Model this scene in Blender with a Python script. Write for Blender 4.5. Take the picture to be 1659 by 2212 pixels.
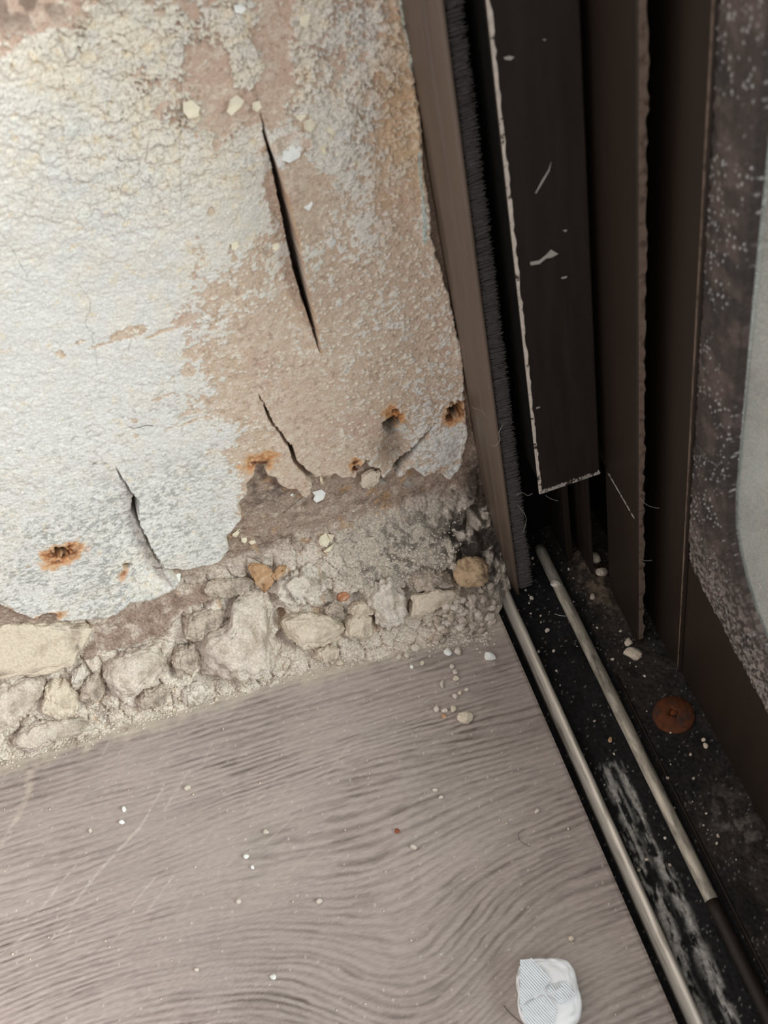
import bpy, math, random
import numpy as np
from mathutils import Vector, Matrix
for o in list(bpy.data.objects): bpy.data.objects.remove(o)
SC = bpy.context.scene
COL = SC.collection
MM = 0.001

# ------------------------------------------------------------ camera, light, exposure
F = 2405.0
CC = np.array([829.5, 1106.0])
_dn = np.array([550.5, 1914, F]); _dn /= np.linalg.norm(_dn)
_yy = np.array([-1033.5, -2726, F]); _yy -= _dn*_yy.dot(_dn); _yy /= np.linalg.norm(_yy)
_zz = -_dn
_xx = np.cross(_yy, _zz)
R = np.stack([_xx, _yy, _zz])
def ray(px, py):
    v = np.array([px-CC[0], py-CC[1], F]); return R @ (v/np.linalg.norm(v))
P = -ray(1060, 1203)*470.0            # camera position in mm
cam_d = bpy.data.cameras.new('camera'); cam = bpy.data.objects.new('camera', cam_d); COL.objects.link(cam)
cam_d.sensor_fit = 'HORIZONTAL'; cam_d.sensor_width = 36; cam_d.lens = 36*F/1659.0
cam_d.clip_start = 0.01; cam_d.clip_end = 50
M = Matrix.Identity(4)
for i in range(3):
    M[i][0] = R[i, 0]; M[i][1] = -R[i, 1]; M[i][2] = -R[i, 2]; M[i][3] = P[i]*MM
cam.matrix_world = M
SC.camera = cam
cam_d.dof.use_dof = True; cam_d.dof.focus_distance = 0.44; cam_d.dof.aperture_fstop = 30.0

w = bpy.data.worlds.new('daylight'); SC.world = w; w.use_nodes = True
bg = w.node_tree.nodes['Background']; bg.inputs[0].default_value = (1.0, 0.985, 0.982, 1); bg.inputs[1].default_value = 0.60
sd = bpy.data.lights.new('window_daylight', 'SUN'); sd.energy = 8.0; sd.angle = math.radians(28); sd.color = (1.0, 0.98, 0.965)
so = bpy.data.objects.new('window_daylight', sd); COL.objects.link(so)
so.rotation_euler = Vector((-0.67, 0.60, -0.50)).to_track_quat('-Z', 'Y').to_euler()
SC.view_settings.view_transform = 'Standard'; SC.view_settings.look = 'None'
SC.view_settings.gamma = 1; SC.view_settings.use_curve_mapping = False
SC.view_settings.exposure = 0.46

# ------------------------------------------------------------ helpers
def at(px, py, ax, val):
    d = ray(px, py); return P + d*((val-P[ax])/d[ax])
def W(px, py):                         # photo pixel -> (X, Z) on the wall plane, mm
    p = at(px, py, 1, 0.0); return (p[0], p[2])
def G(px, py, z=0.0):                  # photo pixel -> (X, Y) on the floor, mm
    p = at(px, py, 2, z); return (p[0], p[1])
def lin(r, g, b):
    c = np.array([r, g, b])/255.0
    return np.where(c <= 0.04045, c/12.92, ((c+0.055)/1.055)**2.4)
def sst(a, b, x):
    t = np.clip((x-a)/(b-a), 0, 1); return t*t*(3-2*t)
def hsh(ix, iy, s):
    h = (ix.astype(np.int64)*374761393 + iy.astype(np.int64)*668265263 + s*1442695041) & 0xffffffff
    h = ((h ^ (h >> 13))*1274126177) & 0xffffffff
    h = (h ^ (h >> 16)) & 0xffffffff
    h = (h*2246822519) & 0xffffffff
    h = h ^ (h >> 15)
    return (h & 0xffffff)/float(0xffffff)
def vn(x, y, s=0):
    ix = np.floor(x); iy = np.floor(y); fx = x-ix; fy = y-iy
    fx = fx*fx*fx*(fx*(fx*6-15)+10); fy = fy*fy*fy*(fy*(fy*6-15)+10)
    a = hsh(ix, iy, s); b = hsh(ix+1, iy, s); c = hsh(ix, iy+1, s); d = hsh(ix+1, iy+1, s)
    return (a*(1-fx)+b*fx)*(1-fy)+(c*(1-fx)+d*fx)*fy
def fbm(x, y, sc, o=4, s=0, g=0.5):    # ~ -1..1, sc = feature size mm
    t = 0; a = 1; n = 0
    x = x/sc; y = y/sc
    for i in range(o):
        t = t + a*(vn(x+17.3*i, y-9.1*i, s+i)*2-1); n += a; a *= g
        x, y = x*1.93+y*0.4, y*1.93-x*0.4
    return t/n*1.5
def worley(x, y, sc, s=0):             # F1, F2-F1, cell id
    x = x/sc; y = y/sc; ix = np.floor(x); iy = np.floor(y)
    f1 = np.full(x.shape, 9.0); f2 = np.full(x.shape, 9.0); cid = np.zeros(x.shape)
    for dx in (-1, 0, 1):
        for dy in (-1, 0, 1):
            cx = ix+dx; cy = iy+dy
            px = cx+hsh(cx, cy, s); py = cy+hsh(cx, cy, s+7)
            d = np.hypot(px-x, py-y); n = d < f1
            f2 = np.where(n, f1, np.minimum(f2, d)); cid = np.where(n, hsh(cx, cy, s+13), cid); f1 = np.where(n, d, f1)
    return f1, f2-f1, cid
def pdist(x, y, pts, closed=False):    # distance to polyline, param 0..n-1, signed side
    pts = list(pts); 
    if closed: pts = pts+[pts[0]]
    best = np.full(x.shape, 1e9); prm = np.zeros(x.shape); side = np.zeros(x.shape)
    for i in range(len(pts)-1):
        ax, ay = pts[i]; bx, by = pts[i+1]; dx = bx-ax; dy = by-ay; L = dx*dx+dy*dy+1e-12
        t = np.clip(((x-ax)*dx+(y-ay)*dy)/L, 0, 1)
        qx = x-ax-t*dx; qy = y-ay-t*dy; d = np.hypot(qx, qy); n = d < best
        best = np.where(n, d, best); prm = np.where(n, i+t, prm); side = np.where(n, np.sign(dx*qy-dy*qx), side)
    return best, prm, side
def inside(x, y, pts):
    c = np.zeros(x.shape, bool); n = len(pts)
    for i in range(n):
        ax, ay = pts[i]; bx, by = pts[(i+1) % n]
        if ay == by: continue
        k = ((ay > y) != (by > y)) & (x < (bx-ax)*(y-ay)/(by-ay)+ax); c ^= k
    return c
def sdf(x, y, pts):
    d = pdist(x, y, pts, True)[0]; return np.where(inside(x, y, pts), d, -d)
def idw(x, y, pts, vals, p=3.0):
    num = 0; den = 0
    for (a, b), v in zip(pts, vals):
        k = 1.0/(((x-a)**2+(y-b)**2)+4.0)**(p/2); den = den+k; num = num+k*v
    return num/den
def mix(c, d, m):
    m = np.asarray(m)[..., None] if np.ndim(m) else m
    return c*(1-m)+np.asarray(d)*m

def mesh_obj(name, verts, faces, mat, parent=None, smooth=True, cols=None):
    me = bpy.data.meshes.new(name); me.from_pydata([tuple(v) for v in verts], [], [tuple(int(i) for i in f) for f in faces]); me.update()
    if smooth: me.polygons.foreach_set('use_smooth', [True]*len(me.polygons))
    if mat: me.materials.append(mat)
    if cols is not None:
        a = me.color_attributes.new('albedo', 'FLOAT_COLOR', 'POINT')
        a.data.foreach_set('color', np.concatenate([cols, np.ones((len(cols), 1))], 1).astype(np.float32).ravel())
    o = bpy.data.objects.new(name, me); COL.objects.link(o)
    if parent: o.parent = parent
    return o
def grid_obj(name, V, mat, parent=None, cols=None, keep=None):   # V: (n,m,3) in mm
    n, m = V.shape[:2]
    idx = np.arange(n*m).reshape(n, m)
    q = np.stack([idx[:-1, :-1], idx[:-1, 1:], idx[1:, 1:], idx[1:, :-1]], -1)
    q = q[keep] if keep is not None else q.reshape(-1, 4)
    used = np.zeros(n*m, bool); used[q.ravel()] = True
    rm = np.cumsum(used)-1
    v = (V.reshape(-1, 3)[used]*MM).astype(np.float32); q = rm[q].astype(np.int32)
    me = bpy.data.meshes.new(name)
    me.vertices.add(len(v)); me.vertices.foreach_set('co', v.ravel())
    me.loops.add(len(q)*4); me.loops.foreach_set('vertex_index', q.ravel())
    me.polygons.add(len(q)); me.polygons.foreach_set('loop_start', np.arange(0, len(q)*4, 4, dtype=np.int32))
    me.update(calc_edges=True); me.validate()
    me.polygons.foreach_set('use_smooth', np.ones(len(me.polygons), bool))
    me.materials.append(mat)
    if cols is not None:
        c = cols.reshape(-1, 3)[used]
        a = me.color_attributes.new('albedo', 'FLOAT_COLOR', 'POINT')
        a.data.foreach_set('color', np.concatenate([c, np.ones((len(c), 1))], 1).astype(np.float32).ravel())
    o = bpy.data.objects.new(name, me); COL.objects.link(o)
    if parent: o.parent = parent
    return o
def tag(o, label=None, cat=None, group=None, kind=None):
    if label: o['label'] = label
    if cat: o['category'] = cat
    if group: o['group'] = group
    if kind: o['kind'] = kind
    return o
def empty(name, loc=(0, 0, 0)):
    o = bpy.data.objects.new(name, None); o.location = [c*MM for c in loc]; o.empty_display_size = 0.01; COL.objects.link(o); return o
def child(o, root):                    # parent keeping the world place
    o.parent = root; o.matrix_parent_inverse = Matrix.Translation(root.location).inverted(); return o

def material(name, rgb=(128, 128, 128), rough=0.8, metal=0.0, attr=False, var=0.15, vscale=400, stretch=(1, 1, 1),
             bump=0.0, bscale=900, bdist=0.0003, spec=0.5, second=None, sscale=120, sth=(0.5, 0.6), trans=0.0, rvar=0.0):
    m = bpy.data.materials.new(name); m.use_nodes = True; nt = m.node_tree; N = nt.nodes; L = nt.links
    b = N['Principled BSDF']
    b.inputs['Roughness'].default_value = rough; b.inputs['Metallic'].default_value = metal
    b.inputs['Specular IOR Level'].default_value = spec; b.inputs['Transmission Weight'].default_value = trans
    tc = N.new('ShaderNodeTexCoord'); mp = N.new('ShaderNodeMapping'); mp.inputs['Scale'].default_value = stretch
    L.new(tc.outputs['Object'], mp.inputs[0])
    if attr:
        a = N.new('ShaderNodeVertexColor'); a.layer_name = 'albedo'; col = a.outputs[0]
    else:
        a = N.new('ShaderNodeRGB'); a.outputs[0].default_value = (*lin(*rgb), 1); col = a.outputs[0]
    if second:
        n2 = N.new('ShaderNodeTexNoise'); n2.inputs['Scale'].default_value = sscale; n2.inputs['Detail'].default_value = 6; n2.inputs['Roughness'].default_value = 0.65
        L.new(mp.outputs[0], n2.inputs['Vector'])
        r = N.new('ShaderNodeMapRange'); r.inputs[1].default_value = sth[0]; r.inputs[2].default_value = sth[1]
        L.new(n2.outputs['Fac'], r.inputs[0])
        x = N.new('ShaderNodeMix'); x.data_type = 'RGBA'; L.new(r.outputs[0], x.inputs[0]); L.new(col, x.inputs[6]); x.inputs[7].default_value = (*lin(*second), 1)
        col = x.outputs[2]
    if var:
        n = N.new('ShaderNodeTexNoise'); n.inputs['Scale'].default_value = vscale; n.inputs['Detail'].default_value = 4
        L.new(mp.outputs[0], n.inputs['Vector'])
        r = N.new('ShaderNodeMapRange'); r.inputs[1].default_value = 0.3; r.inputs[2].default_value = 0.7; r.inputs[3].default_value = 1-var; r.inputs[4].default_value = 1+var
        L.new(n.outputs['Fac'], r.inputs[0])
        x = N.new('ShaderNodeVectorMath'); x.operation = 'SCALE'; L.new(col, x.inputs[0]); L.new(r.outputs[0], x.inputs['Scale']); col = x.outputs[0]
        if rvar:
            r2 = N.new('ShaderNodeMapRange'); r2.inputs[1].default_value = 0.3; r2.inputs[2].default_value = 0.7
            r2.inputs[3].default_value = max(0.05, rough-rvar); r2.inputs[4].default_value = min(1, rough+rvar)
            L.new(n.outputs['Fac'], r2.inputs[0]); L.new(r2.outputs[0], b.inputs['Roughness'])
    L.new(col, b.inputs['Base Color'])
    if bump:
        n = N.new('ShaderNodeTexNoise'); n.inputs['Scale'].default_value = bscale; n.inputs['Detail'].default_value = 5; n.inputs['Roughness'].default_value = 0.6
        L.new(mp.outputs[0], n.inputs['Vector'])
        bp = N.new('ShaderNodeBump'); bp.inputs['Strength'].default_value = bump; bp.inputs['Distance'].default_value = bdist
        L.new(n.outputs['Fac'], bp.inputs['Height']); L.new(bp.outputs[0], b.inputs['Normal'])
    return m

M_plaster = material('old_painted_plaster', attr=True, rough=0.88, var=0.16, vscale=1500, bump=0.7, bscale=1500, bdist=0.0003, spec=0.3)
M_sub = material('crumbling_render', attr=True, rough=0.95, var=0.34, vscale=1300, bump=0.9, bscale=1400, bdist=0.0006, spec=0.2)
M_floor = material('grey_oak_laminate', attr=True, rough=0.55, var=0.10, vscale=1300, stretch=(0.28, 1, 1), bump=0.25, bscale=900, bdist=0.0002, spec=0.4)
M_rock = material('pale_plaster_rubble', rgb=(222, 208, 194), rough=0.95, var=0.22, vscale=1100, bump=0.9, bscale=1300, bdist=0.0006, second=(174, 158, 142), sscale=130, sth=(0.46, 0.68), spec=0.2)
M_rock_g = material('grey_plaster_rubble', rgb=(204, 188, 172), rough=0.95, var=0.25, vscale=1100, bump=0.9, bscale=1300, bdist=0.0006, second=(142, 128, 116), sscale=160, sth=(0.46, 0.66), spec=0.2)
M_rock_s = material('smooth_beige_plaster', rgb=(222, 207, 187), rough=0.9, var=0.14, vscale=1000, bump=0.7, bscale=1200, bdist=0.0005, second=(176, 160, 142), sscale=100, sth=(0.52, 0.7), spec=0.2)
M_rock_w = material('whitish_plaster_rubble', rgb=(231, 220, 207), rough=0.95, var=0.2, vscale=1100, bump=0.9, bscale=1200, bdist=0.0007, second=(184, 168, 150), sscale=170, sth=(0.5, 0.66), spec=0.2)
M_brown = material('brown_clay_flake', rgb=(186, 148, 112), rough=0.9, var=0.12, vscale=700, bump=0.5, bscale=900, second=(206, 180, 150), sscale=200, sth=(0.5, 0.65), spec=0.2)
M_white = material('white_paint_flake', rgb=(240, 240, 236), rough=0.8, var=0.03, spec=0.3)
M_cream = material('cream_paint_flake', rgb=(236, 226, 202), rough=0.85, var=0.08, spec=0.3)
M_rust = material('rust', rgb=(120, 62, 28), rough=0.9, var=0.3, vscale=900, bump=1, bscale=900, bdist=0.0006, second=(52, 34, 26), sscale=300, sth=(0.45, 0.62), spec=0.3)
M_bronze = material('dark_bronze_aluminium', rgb=(40, 33, 29), rough=0.5, var=0.10, vscale=60, stretch=(6, 6, 0.6), bump=0.08, bscale=1500, bdist=0.0001, second=(50, 41, 35), sscale=25, sth=(0.45, 0.75), spec=0.22, rvar=0.08)
M_bronze_l = material('faded_bronze_aluminium', rgb=(100, 85, 74), rough=0.45, var=0.04, vscale=60, stretch=(8, 8, 0.4), second=(82, 69, 60), sscale=30, sth=(0.5, 0.7), spec=0.4)
M_black = material('black_recess', rgb=(16, 14, 13), rough=0.9, var=0.3, vscale=200, spec=0.1)
M_fin = material('brown_anodised_fin', rgb=(44, 35, 29), rough=0.45, var=0.08, vscale=60, stretch=(6, 6, 0.6), spec=0.22)
M_edge = material('worn_bare_edge', rgb=(214, 202, 190), rough=0.6, var=0.15, vscale=500, second=(50, 40, 34), sscale=260, sth=(0.56, 0.62), spec=0.3)
M_edge_m = material('scratched_edge', rgb=(176, 168, 160), rough=0.5, var=0.2, vscale=500, second=(60, 52, 46), sscale=420, sth=(0.5, 0.56), spec=0.3)
M_edge_d = material('paler_brown_edge', rgb=(116, 99, 87), rough=0.5, var=0.15, vscale=500, second=(84, 70, 60), sscale=300, sth=(0.5, 0.6), spec=0.4)
M_brush = material('grey_pile', rgb=(88, 83, 81), rough=0.95, var=0.2, vscale=900, spec=0.1)
M_alu = material('dirty_aluminium', rgb=(214, 206, 194), rough=0.42, metal=0.4, var=0.12, vscale=300, stretch=(3, 0.25, 3), bump=0.3, bscale=900, bdist=0.0002, second=(120, 110, 98), sscale=160, sth=(0.52, 0.72))
M_alu_d = material('grimy_aluminium', rgb=(196, 186, 170), rough=0.5, metal=0.3, var=0.2, vscale=300, stretch=(2, 0.4, 2), bump=0.5, bscale=900, bdist=0.0003, second=(70, 66, 62), sscale=140, sth=(0.46, 0.7))
M_bed = material('grimy_track_bed', attr=True, rough=0.85, var=0.35, vscale=700, bump=1.0, bscale=800, bdist=0.0008, spec=0.2)
M_gasket = material('speckled_mouldy_sealant', attr=True, rough=0.55, var=0.25, vscale=1500, bump=1.0, bscale=1300, bdist=0.0006, spec=0.5)
M_dust = material('pale_lint', rgb=(170, 164, 156), rough=0.95, var=0)
M_darkhair = material('dark_hair', rgb=(60, 50, 44), rough=0.6, var=0)

rng = random.Random(5); nr = np.random.RandomState(3)
def axis_vals(lo, a, b, hi, st):
    m = list(np.arange(a, b+st*0.5, st)); s = st; x = a; l = []
    while x > lo: s *= 1.35; x -= s; l.append(max(x, lo))
    s = st; x = m[-1]; r = []
    while x < hi: s *= 1.35; x += s; r.append(min(x, hi))
    return np.array(l[::-1]+m+r)

# ------------------------------------------------------------ wall substrate and rubble slope (mm)
zt_pts = [W(0, 1400), W(300, 1350), W(600, 1220), W(800, 1150), W(1000, 1090)]
def S_base(X, Z):
    zt = np.interp(X, [-200, -130, -80, -40, 0], [44, 46, 52, 50, 50])
    Fd = np.interp(X, [-210, -150, -110, -80, -45, -15, 3], [22, 26, 27, 30, 33, 36, 22])
    t = np.clip(Z/zt, 0, 1)
    return 3.2 - Fd*(1-t)**1.25
def hit(px, py):
    d = ray(px, py); t = 250.0
    while t < 620:
        q = P+d*t
        if q[2] <= 0: return P+d*(-P[2]/d[2])
        if q[1] >= S_base(q[0], q[2]): return q
        t += 0.4
    return P+d*t
wall = empty('wall_back'); tag(wall, 'cracked wall with peeling white paint above broken plaster rubble', kind='structure')

zz_ = np.linspace(0, 112, 4000); tt_ = np.clip(zz_/48.0, 0, 1); yy_s = 29*(1-tt_)**1.25
ss_ = np.concatenate([[0], np.cumsum(np.hypot(np.diff(zz_), np.diff(yy_s)))])
sv = np.arange(0, ss_[-1], 0.4); zs = list(np.interp(sv, ss_, zz_)); sv = list(sv); st_ = 0.4
while zs[-1] < 420: st_ *= 1.35; zs.append(zs[-1]+st_); sv.append(sv[-1]+st_)
zs = np.array(zs); sv = np.array(sv)
xs = axis_vals(-420, -222, 2.4, 2.4, 0.4)
Xg, Zr = np.meshgrid(xs, zs); _, Zg = np.meshgrid(xs, sv)     # Zg: distance along the slope, Zr: height
OFS = ss_[-1]-112.0
dx = fbm(Xg, Zg, 30, 3, 5)
f1, ed, cid = worley(Xg+dx*3, Zg+fbm(Xg, Zg, 9, 3, 8)*2, 8.5, 3)
g1, ge, gid = worley(Xg+3*dx, Zg, 2.4, 9)
k1, ke, kid = worley(Xg, Zg, 1.1, 19)
lump = (cid-0.35)*4.5*np.clip(ed*3, 0, 1) - 3.2*sst(0.16, 0.0, ed)
Ysub = S_base(Xg, Zr)
low = sst(56, 38, Zr)
granp = hit(870, 1185); gz = np.exp(-((Xg-granp[0])/24)**4-((Zr-granp[2])/13)**4)
gran = np.clip(gz+low, 0, 1)
rough = 0.8*fbm(Xg, Zg, 14, 5, 21) + 0.45*fbm(Xg, Zg, 2.0, 4, 22)
Ysub = Ysub - rough - lump*low*(1-0.75*gz)*0.6 - (0.8*(gid-0.45)*np.clip(ge*3, 0, 1))*gran - 0.55*kid*np.clip(ke*3, 0, 1)*gran
Ysub = Ysub + 1.8*low*sst(-20, -45, Xg)*(1-gz)
for (a, b, r, dep) in [(1022, 1118, 17, 8), (985, 1160, 12, 3), (1005, 1190, 14, 3), (975, 1250, 13, 8), (1000, 1205, 12, 4), (1012, 1282, 13, 7), (1050, 1262, 10, 6), (498, 1300, 16, 12), (610, 1345, 13, 13), (606, 1385, 10, 12), (655, 1410, 15, 8), (775, 1302, 9, 8), (880, 1290, 9, 7), (97, 1490, 9, 9), (192, 1490, 9, 9), (455, 1476, 22, 7), (500, 1480, 14, 6), (820, 1345, 10, 8), (600, 1300, 10, 7), (380, 1455, 9, 8), (440, 1300, 12, 5), (390, 1335, 9, 5), (720, 1300, 8, 4), (740, 1330, 7, 4), (840, 1365, 7, 4)]:
    c = hit(a, b); rr = r*0.2
    Ysub = Ysub + dep*np.exp(-(((Xg-c[0])**2+(Zr-c[2])**2)/rr**2)**1.5)
CRK = [[(563, 245), (598, 370), (640, 555), (692, 765)], [(262, 1032), (293, 1078), (293, 1120), (350, 1226)], [(582, 905), (626, 962), (652, 1012), (668, 1026)], [(925, 935), (885, 985), (862, 1008)]]
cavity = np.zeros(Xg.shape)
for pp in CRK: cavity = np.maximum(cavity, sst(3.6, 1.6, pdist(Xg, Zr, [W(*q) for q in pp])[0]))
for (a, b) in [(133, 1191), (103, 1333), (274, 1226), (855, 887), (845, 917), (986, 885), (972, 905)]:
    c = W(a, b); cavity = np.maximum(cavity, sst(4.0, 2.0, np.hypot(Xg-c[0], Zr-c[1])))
Ysub = Ysub+5.5*sst(14, 9, pdist(Xg, Zr, [W(275, 1050), W(293, 1100), W(325, 1185)])[0])
Ysub = Ysub+6*sst(98, 108, Zr)*sst(-22, -30, Xg)+7*cavity
Ysub = np.minimum(Ysub, 22)
C_br = lin(172, 152, 137); C_sand = lin(225, 211, 197); C_gr = lin(170, 157, 146); C_or = lin(192, 154, 116); C_pk = lin(158, 134, 119)
cols = np.tile(C_br, Xg.shape+(1,))
cols = mix(cols, C_pk, sst(0.1, 0.7, fbm(Xg, Zg, 18, 4, 31))*0.45)
cols = mix(cols, lin(116, 100, 88), sst(0.1, 0.7, fbm(Xg, Zg, 5, 5, 33, .6))*0.6)
cols = mix(cols, lin(206, 192, 176), sst(0.1, 0.6, fbm(Xg, Zg, 2.4, 4, 35, .6))*0.6)
m = sst(-0.5, 0.3, fbm(Xg, Zg, 9, 4, 41)+low*1.3-0.6)*low
cols = mix(cols, C_sand, m)
cols = mix(cols, C_gr, sst(0.0, 0.8, fbm(Xg, Zg, 5, 5, 43))*0.6*low)
cols = mix(cols, C_or, sst(0.6, 0.85, fbm(Xg, Zg, 5, 3, 45))*0.6)
cols = mix(cols, lin(236, 228, 212), sst(0.72, 0.8, kid)*0.55*gran)
cols = mix(cols, mix(np.tile(lin(200, 190, 174), Xg.shape+(1,)), lin(118, 111, 102), sst(0.0, 0.45, fbm(Xg, Zg, 2.2, 4, 55))), gz*0.85)
brn = sdf(Xg, Zr, [tuple(hit(*q)[[0, 2]]) for q in [(250, 1325), (300, 1300), (380, 1285), (430, 1265), (490, 1268), (470, 1290), (400, 1325), (340, 1385), (250, 1405), (180, 1430), (200, 1350)]])
cols = mix(cols, mix(mix(np.tile(lin(166, 144, 130), Xg.shape+(1,)), lin(202, 186, 173), sst(0.0, 0.7, fbm(Xg, Zg, 5, 5, 47, .65))), lin(124, 102, 90), sst(0.1, .7, fbm(Xg, Zg, 3, 5, 46, .6))*.6), sst(-1.5, 1.5, brn+2.2*fbm(Xg, Zg, 5, 4, 48)))
Ysub = np.where(brn > 0, S_base(Xg, Zr)+1.0-1.3*fbm(Xg, Zg, 8, 5, 49, .6), Ysub)
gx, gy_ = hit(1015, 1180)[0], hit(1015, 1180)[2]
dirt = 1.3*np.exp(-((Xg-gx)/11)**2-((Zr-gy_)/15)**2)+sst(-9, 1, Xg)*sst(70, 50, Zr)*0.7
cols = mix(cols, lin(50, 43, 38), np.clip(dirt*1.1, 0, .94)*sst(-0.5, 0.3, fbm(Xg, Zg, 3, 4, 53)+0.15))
edgestrip = sst(60, 80, Zr)*sst(-18, -8, Xg)
cols = mix(cols, lin(128, 104, 84), edgestrip*0.55)
c = hit(575, 1050); cols = mix(cols, lin(96, 84, 78), 0.9*np.exp(-(((Xg-c[0])/6)**2+((Zr-c[2])/10)**2))*sst(-0.6, 0.3, fbm(Xg, Zg, 3, 4, 56)))
c = hit(1030, 1040); cols = mix(cols, lin(80, 68, 58), 0.8*np.exp(-(((Xg-c[0])/5)**2+((Zr-c[2])/14)**2)))
cols = mix(cols, lin(70, 56, 46), cavity*0.9)  # shade inside the cracks and holes painted into the render colour
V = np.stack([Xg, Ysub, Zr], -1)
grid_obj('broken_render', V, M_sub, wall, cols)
SX, SZ, SY = xs.copy(), zs.copy(), Ysub.copy()
def surf(X, Z):
    i = np.clip(np.searchsorted(SZ, Z), 1, len(SZ)-1); j = np.clip(np.searchsorted(SX, X), 1, len(SX)-1)
    return SY[i, j]
def hitv(pts):                          # many photo pixels -> points on the rough render surface or the floor
    pts = np.array(pts, float); v = np.stack([pts[:, 0]-CC[0], pts[:, 1]-CC[1], np.full(len(pts), F)], 1); v /= np.linalg.norm(v, axis=1)[:, None]
    D = v @ R.T; t = np.full(len(pts), 300.0); act = np.ones(len(pts), bool)
    while act.any() and t.max() < 640:
        Q = P+D*t[:, None]; h = (Q[:, 2] <= 0) | (Q[:, 1] >= surf(Q[:, 0], Q[:, 2])); act &= ~h; t[act] += 0.3
    return P+D*t[:, None]

# ------------------------------------------------------------ painted plaster sheet
edge_px = [(-900, 1480), (-60, 1290), (0, 1306), (33, 1322), (72, 1338), (90, 1340), (100, 1329), (112, 1330), (123, 1341), (181, 1339), (235, 1335), (246, 1340), (260, 1325), (282, 1303), (307, 1301), (344, 1295), (369, 1284),
 (388, 1262), (372, 1240), (356, 1224), (398, 1232), (434, 1226), (470, 1218), (497, 1190), (489, 1160), (523, 1122), (524, 1105), (510, 1088), (532, 1071), (533, 1045), (549, 1027), (556, 1005), (573, 1004), (576, 1026), (593, 1029), (601, 1044), (620, 1056),
 (637, 1054), (659, 1073), (674, 1067), (677, 1041), (668, 1031), (690, 1028), (714, 1027), (724, 1021), (738, 1034), (756, 1030), (768, 1034), (772, 1010), (786, 999), (800, 1008), (818, 1015), (827, 1032), (850, 1030), (868, 1030), (888, 1010), (900, 1020), (916, 1031), (935, 1022), (952, 1022), (970, 1037), (993, 1018),
 (1008, 974), (1013, 923), (1006, 872), (1003, 836), (1000, 760), (985, 700), (972, 640), (950, 575), (932, 500), (925, 400), (912, 300), (902, 200), (888, 100), (874, 0), (850, -180)]
EP = [W(*q) for q in edge_px]
EP = EP+[(EP[-1][0]+0, 440), (-440, 440), (-440, EP[0][1])]
xs = axis_vals(-430, -215, 2.6, 2.6, 0.31); zs = axis_vals(45, 50, 286, 430, 0.31)
Xg, Zg = np.meshgrid(xs, zs)
wx = Xg+0.55*fbm(Xg, Zg, 3.5, 4, 61); wz = Zg+0.55*fbm(Xg, Zg, 3.5, 4, 62)
sd_ = sdf(wx, wz, EP)
H = 0.9*fbm(Xg, Zg, 60, 3, 63)+0.28*fbm(Xg, Zg, 12, 3, 64)
# coverage control points: (px,py, paint cover, cream, scale of flakes)
CP = [(60, 30, .15, .6), (250, 40, .62, .75), (120, 120, .7, .8), (330, 140, .78, .9), (450, 60, .55, .8), (460, 150, .15, .6), (480, 240, .15, .6), (400, 250, .6, .8), (250, 230, .85, .7), (100, 260, .9, .45),
 (520, 60, .75, .7), (535, 150, .8, .8), (590, 60, .1, .5), (600, 160, .05, .5), (575, 230, .2, .6), (655, 50, .75, .9), (650, 150, .75, .9), (640, 230, .6, .7), (620, 310, .75, .4), (700, 330, .6, .4), (560, 330, .9, .5),
 (740, 60, .62, .5), (800, 100, .6, .4), (720, 180, .6, .6), (800, 240, .6, .4), (850, 60, .5, .4), (870, 250, .45, .5), (880, 420, .35, .6), (860, 560, .35, .5), (750, 420, .55, .4), (660, 430, .12, .3), (640, 370, .15, .3),
 (700, 520, .42, .3), (800, 480, .52, .4), (740, 620, .36, .4), (860, 700, .42, .5), (800, 800, .34, .4), (930, 780, .42, .3), (680, 700, .3, .4), (900, 880, .45, .2), (960, 980, .6, .1), (760, 920, .3, .4), (700, 980, .22, .4), (640, 880, .15, .5),
 (560, 720, .22, .4), (500, 620, .42, .5), (560, 560, .55, .4), (520, 480, .8, .4), (450, 560, .7, .4), (420, 700, .55, .3), (470, 790, .3, .4), (440, 860, .55, .3), (520, 860, .2, .4), (540, 960, .25, .4), (600, 1020, .1, .5), (480, 940, .72, .1), (400, 820, .78, .2),
 (450, 400, .8, .6), (430, 320, .65, .7), (300, 400, .95, .45), (150, 400, 1, .3), (300, 550, 1, .3), (100, 600, 1, .15), (60, 800, 1, .1), (270, 640, .97, .2), (340, 700, .8, .2), (280, 800, 1, .05), (200, 900, 1, 0), (350, 950, 1, .1), (430, 1050, 1, 0), (470, 1150, 1, 0), (300, 1100, 1, 0), (100, 1050, 1, .1), (100, 1250, 1, .1), (300, 1250, 1, .3), (-300, 600, 1, .2), (300, -300, .6, .7), (800, -300, .6, .3)]
cpw = [W(a, b) for a, b, *_ in CP]
cov = idw(Xg, Zg, cpw, [c[2] for c in CP], 4.5); cream = idw(Xg, Zg, cpw, [c[3] for c in CP], 3.5)
topz = W(500, 420)[1]; coarse = sst(topz-25, topz+25, Zg)
n_c = fbm(Xg, Zg, 11, 4, 71, 0.6); n_f = fbm(Xg, Zg, 2.6, 5, 72, 0.75)
fl = n_c*(0.25+0.45*coarse)+n_f*(0.75-0.35*coarse)
w1, we, wid = worley(Xg+0.8*fbm(Xg, Zg, 2, 3, 73), Zg*1.0, 2.6, 74)
v1, ve, vid = worley(Xg+0.4*fbm(Xg, Zg, 1, 2, 75), Zg*1.15, 1.15, 76)
field = (cov-0.5)*2.3+fl*0.85+(vid-0.5)*0.5+(wid-0.5)*0.45*coarse
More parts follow.
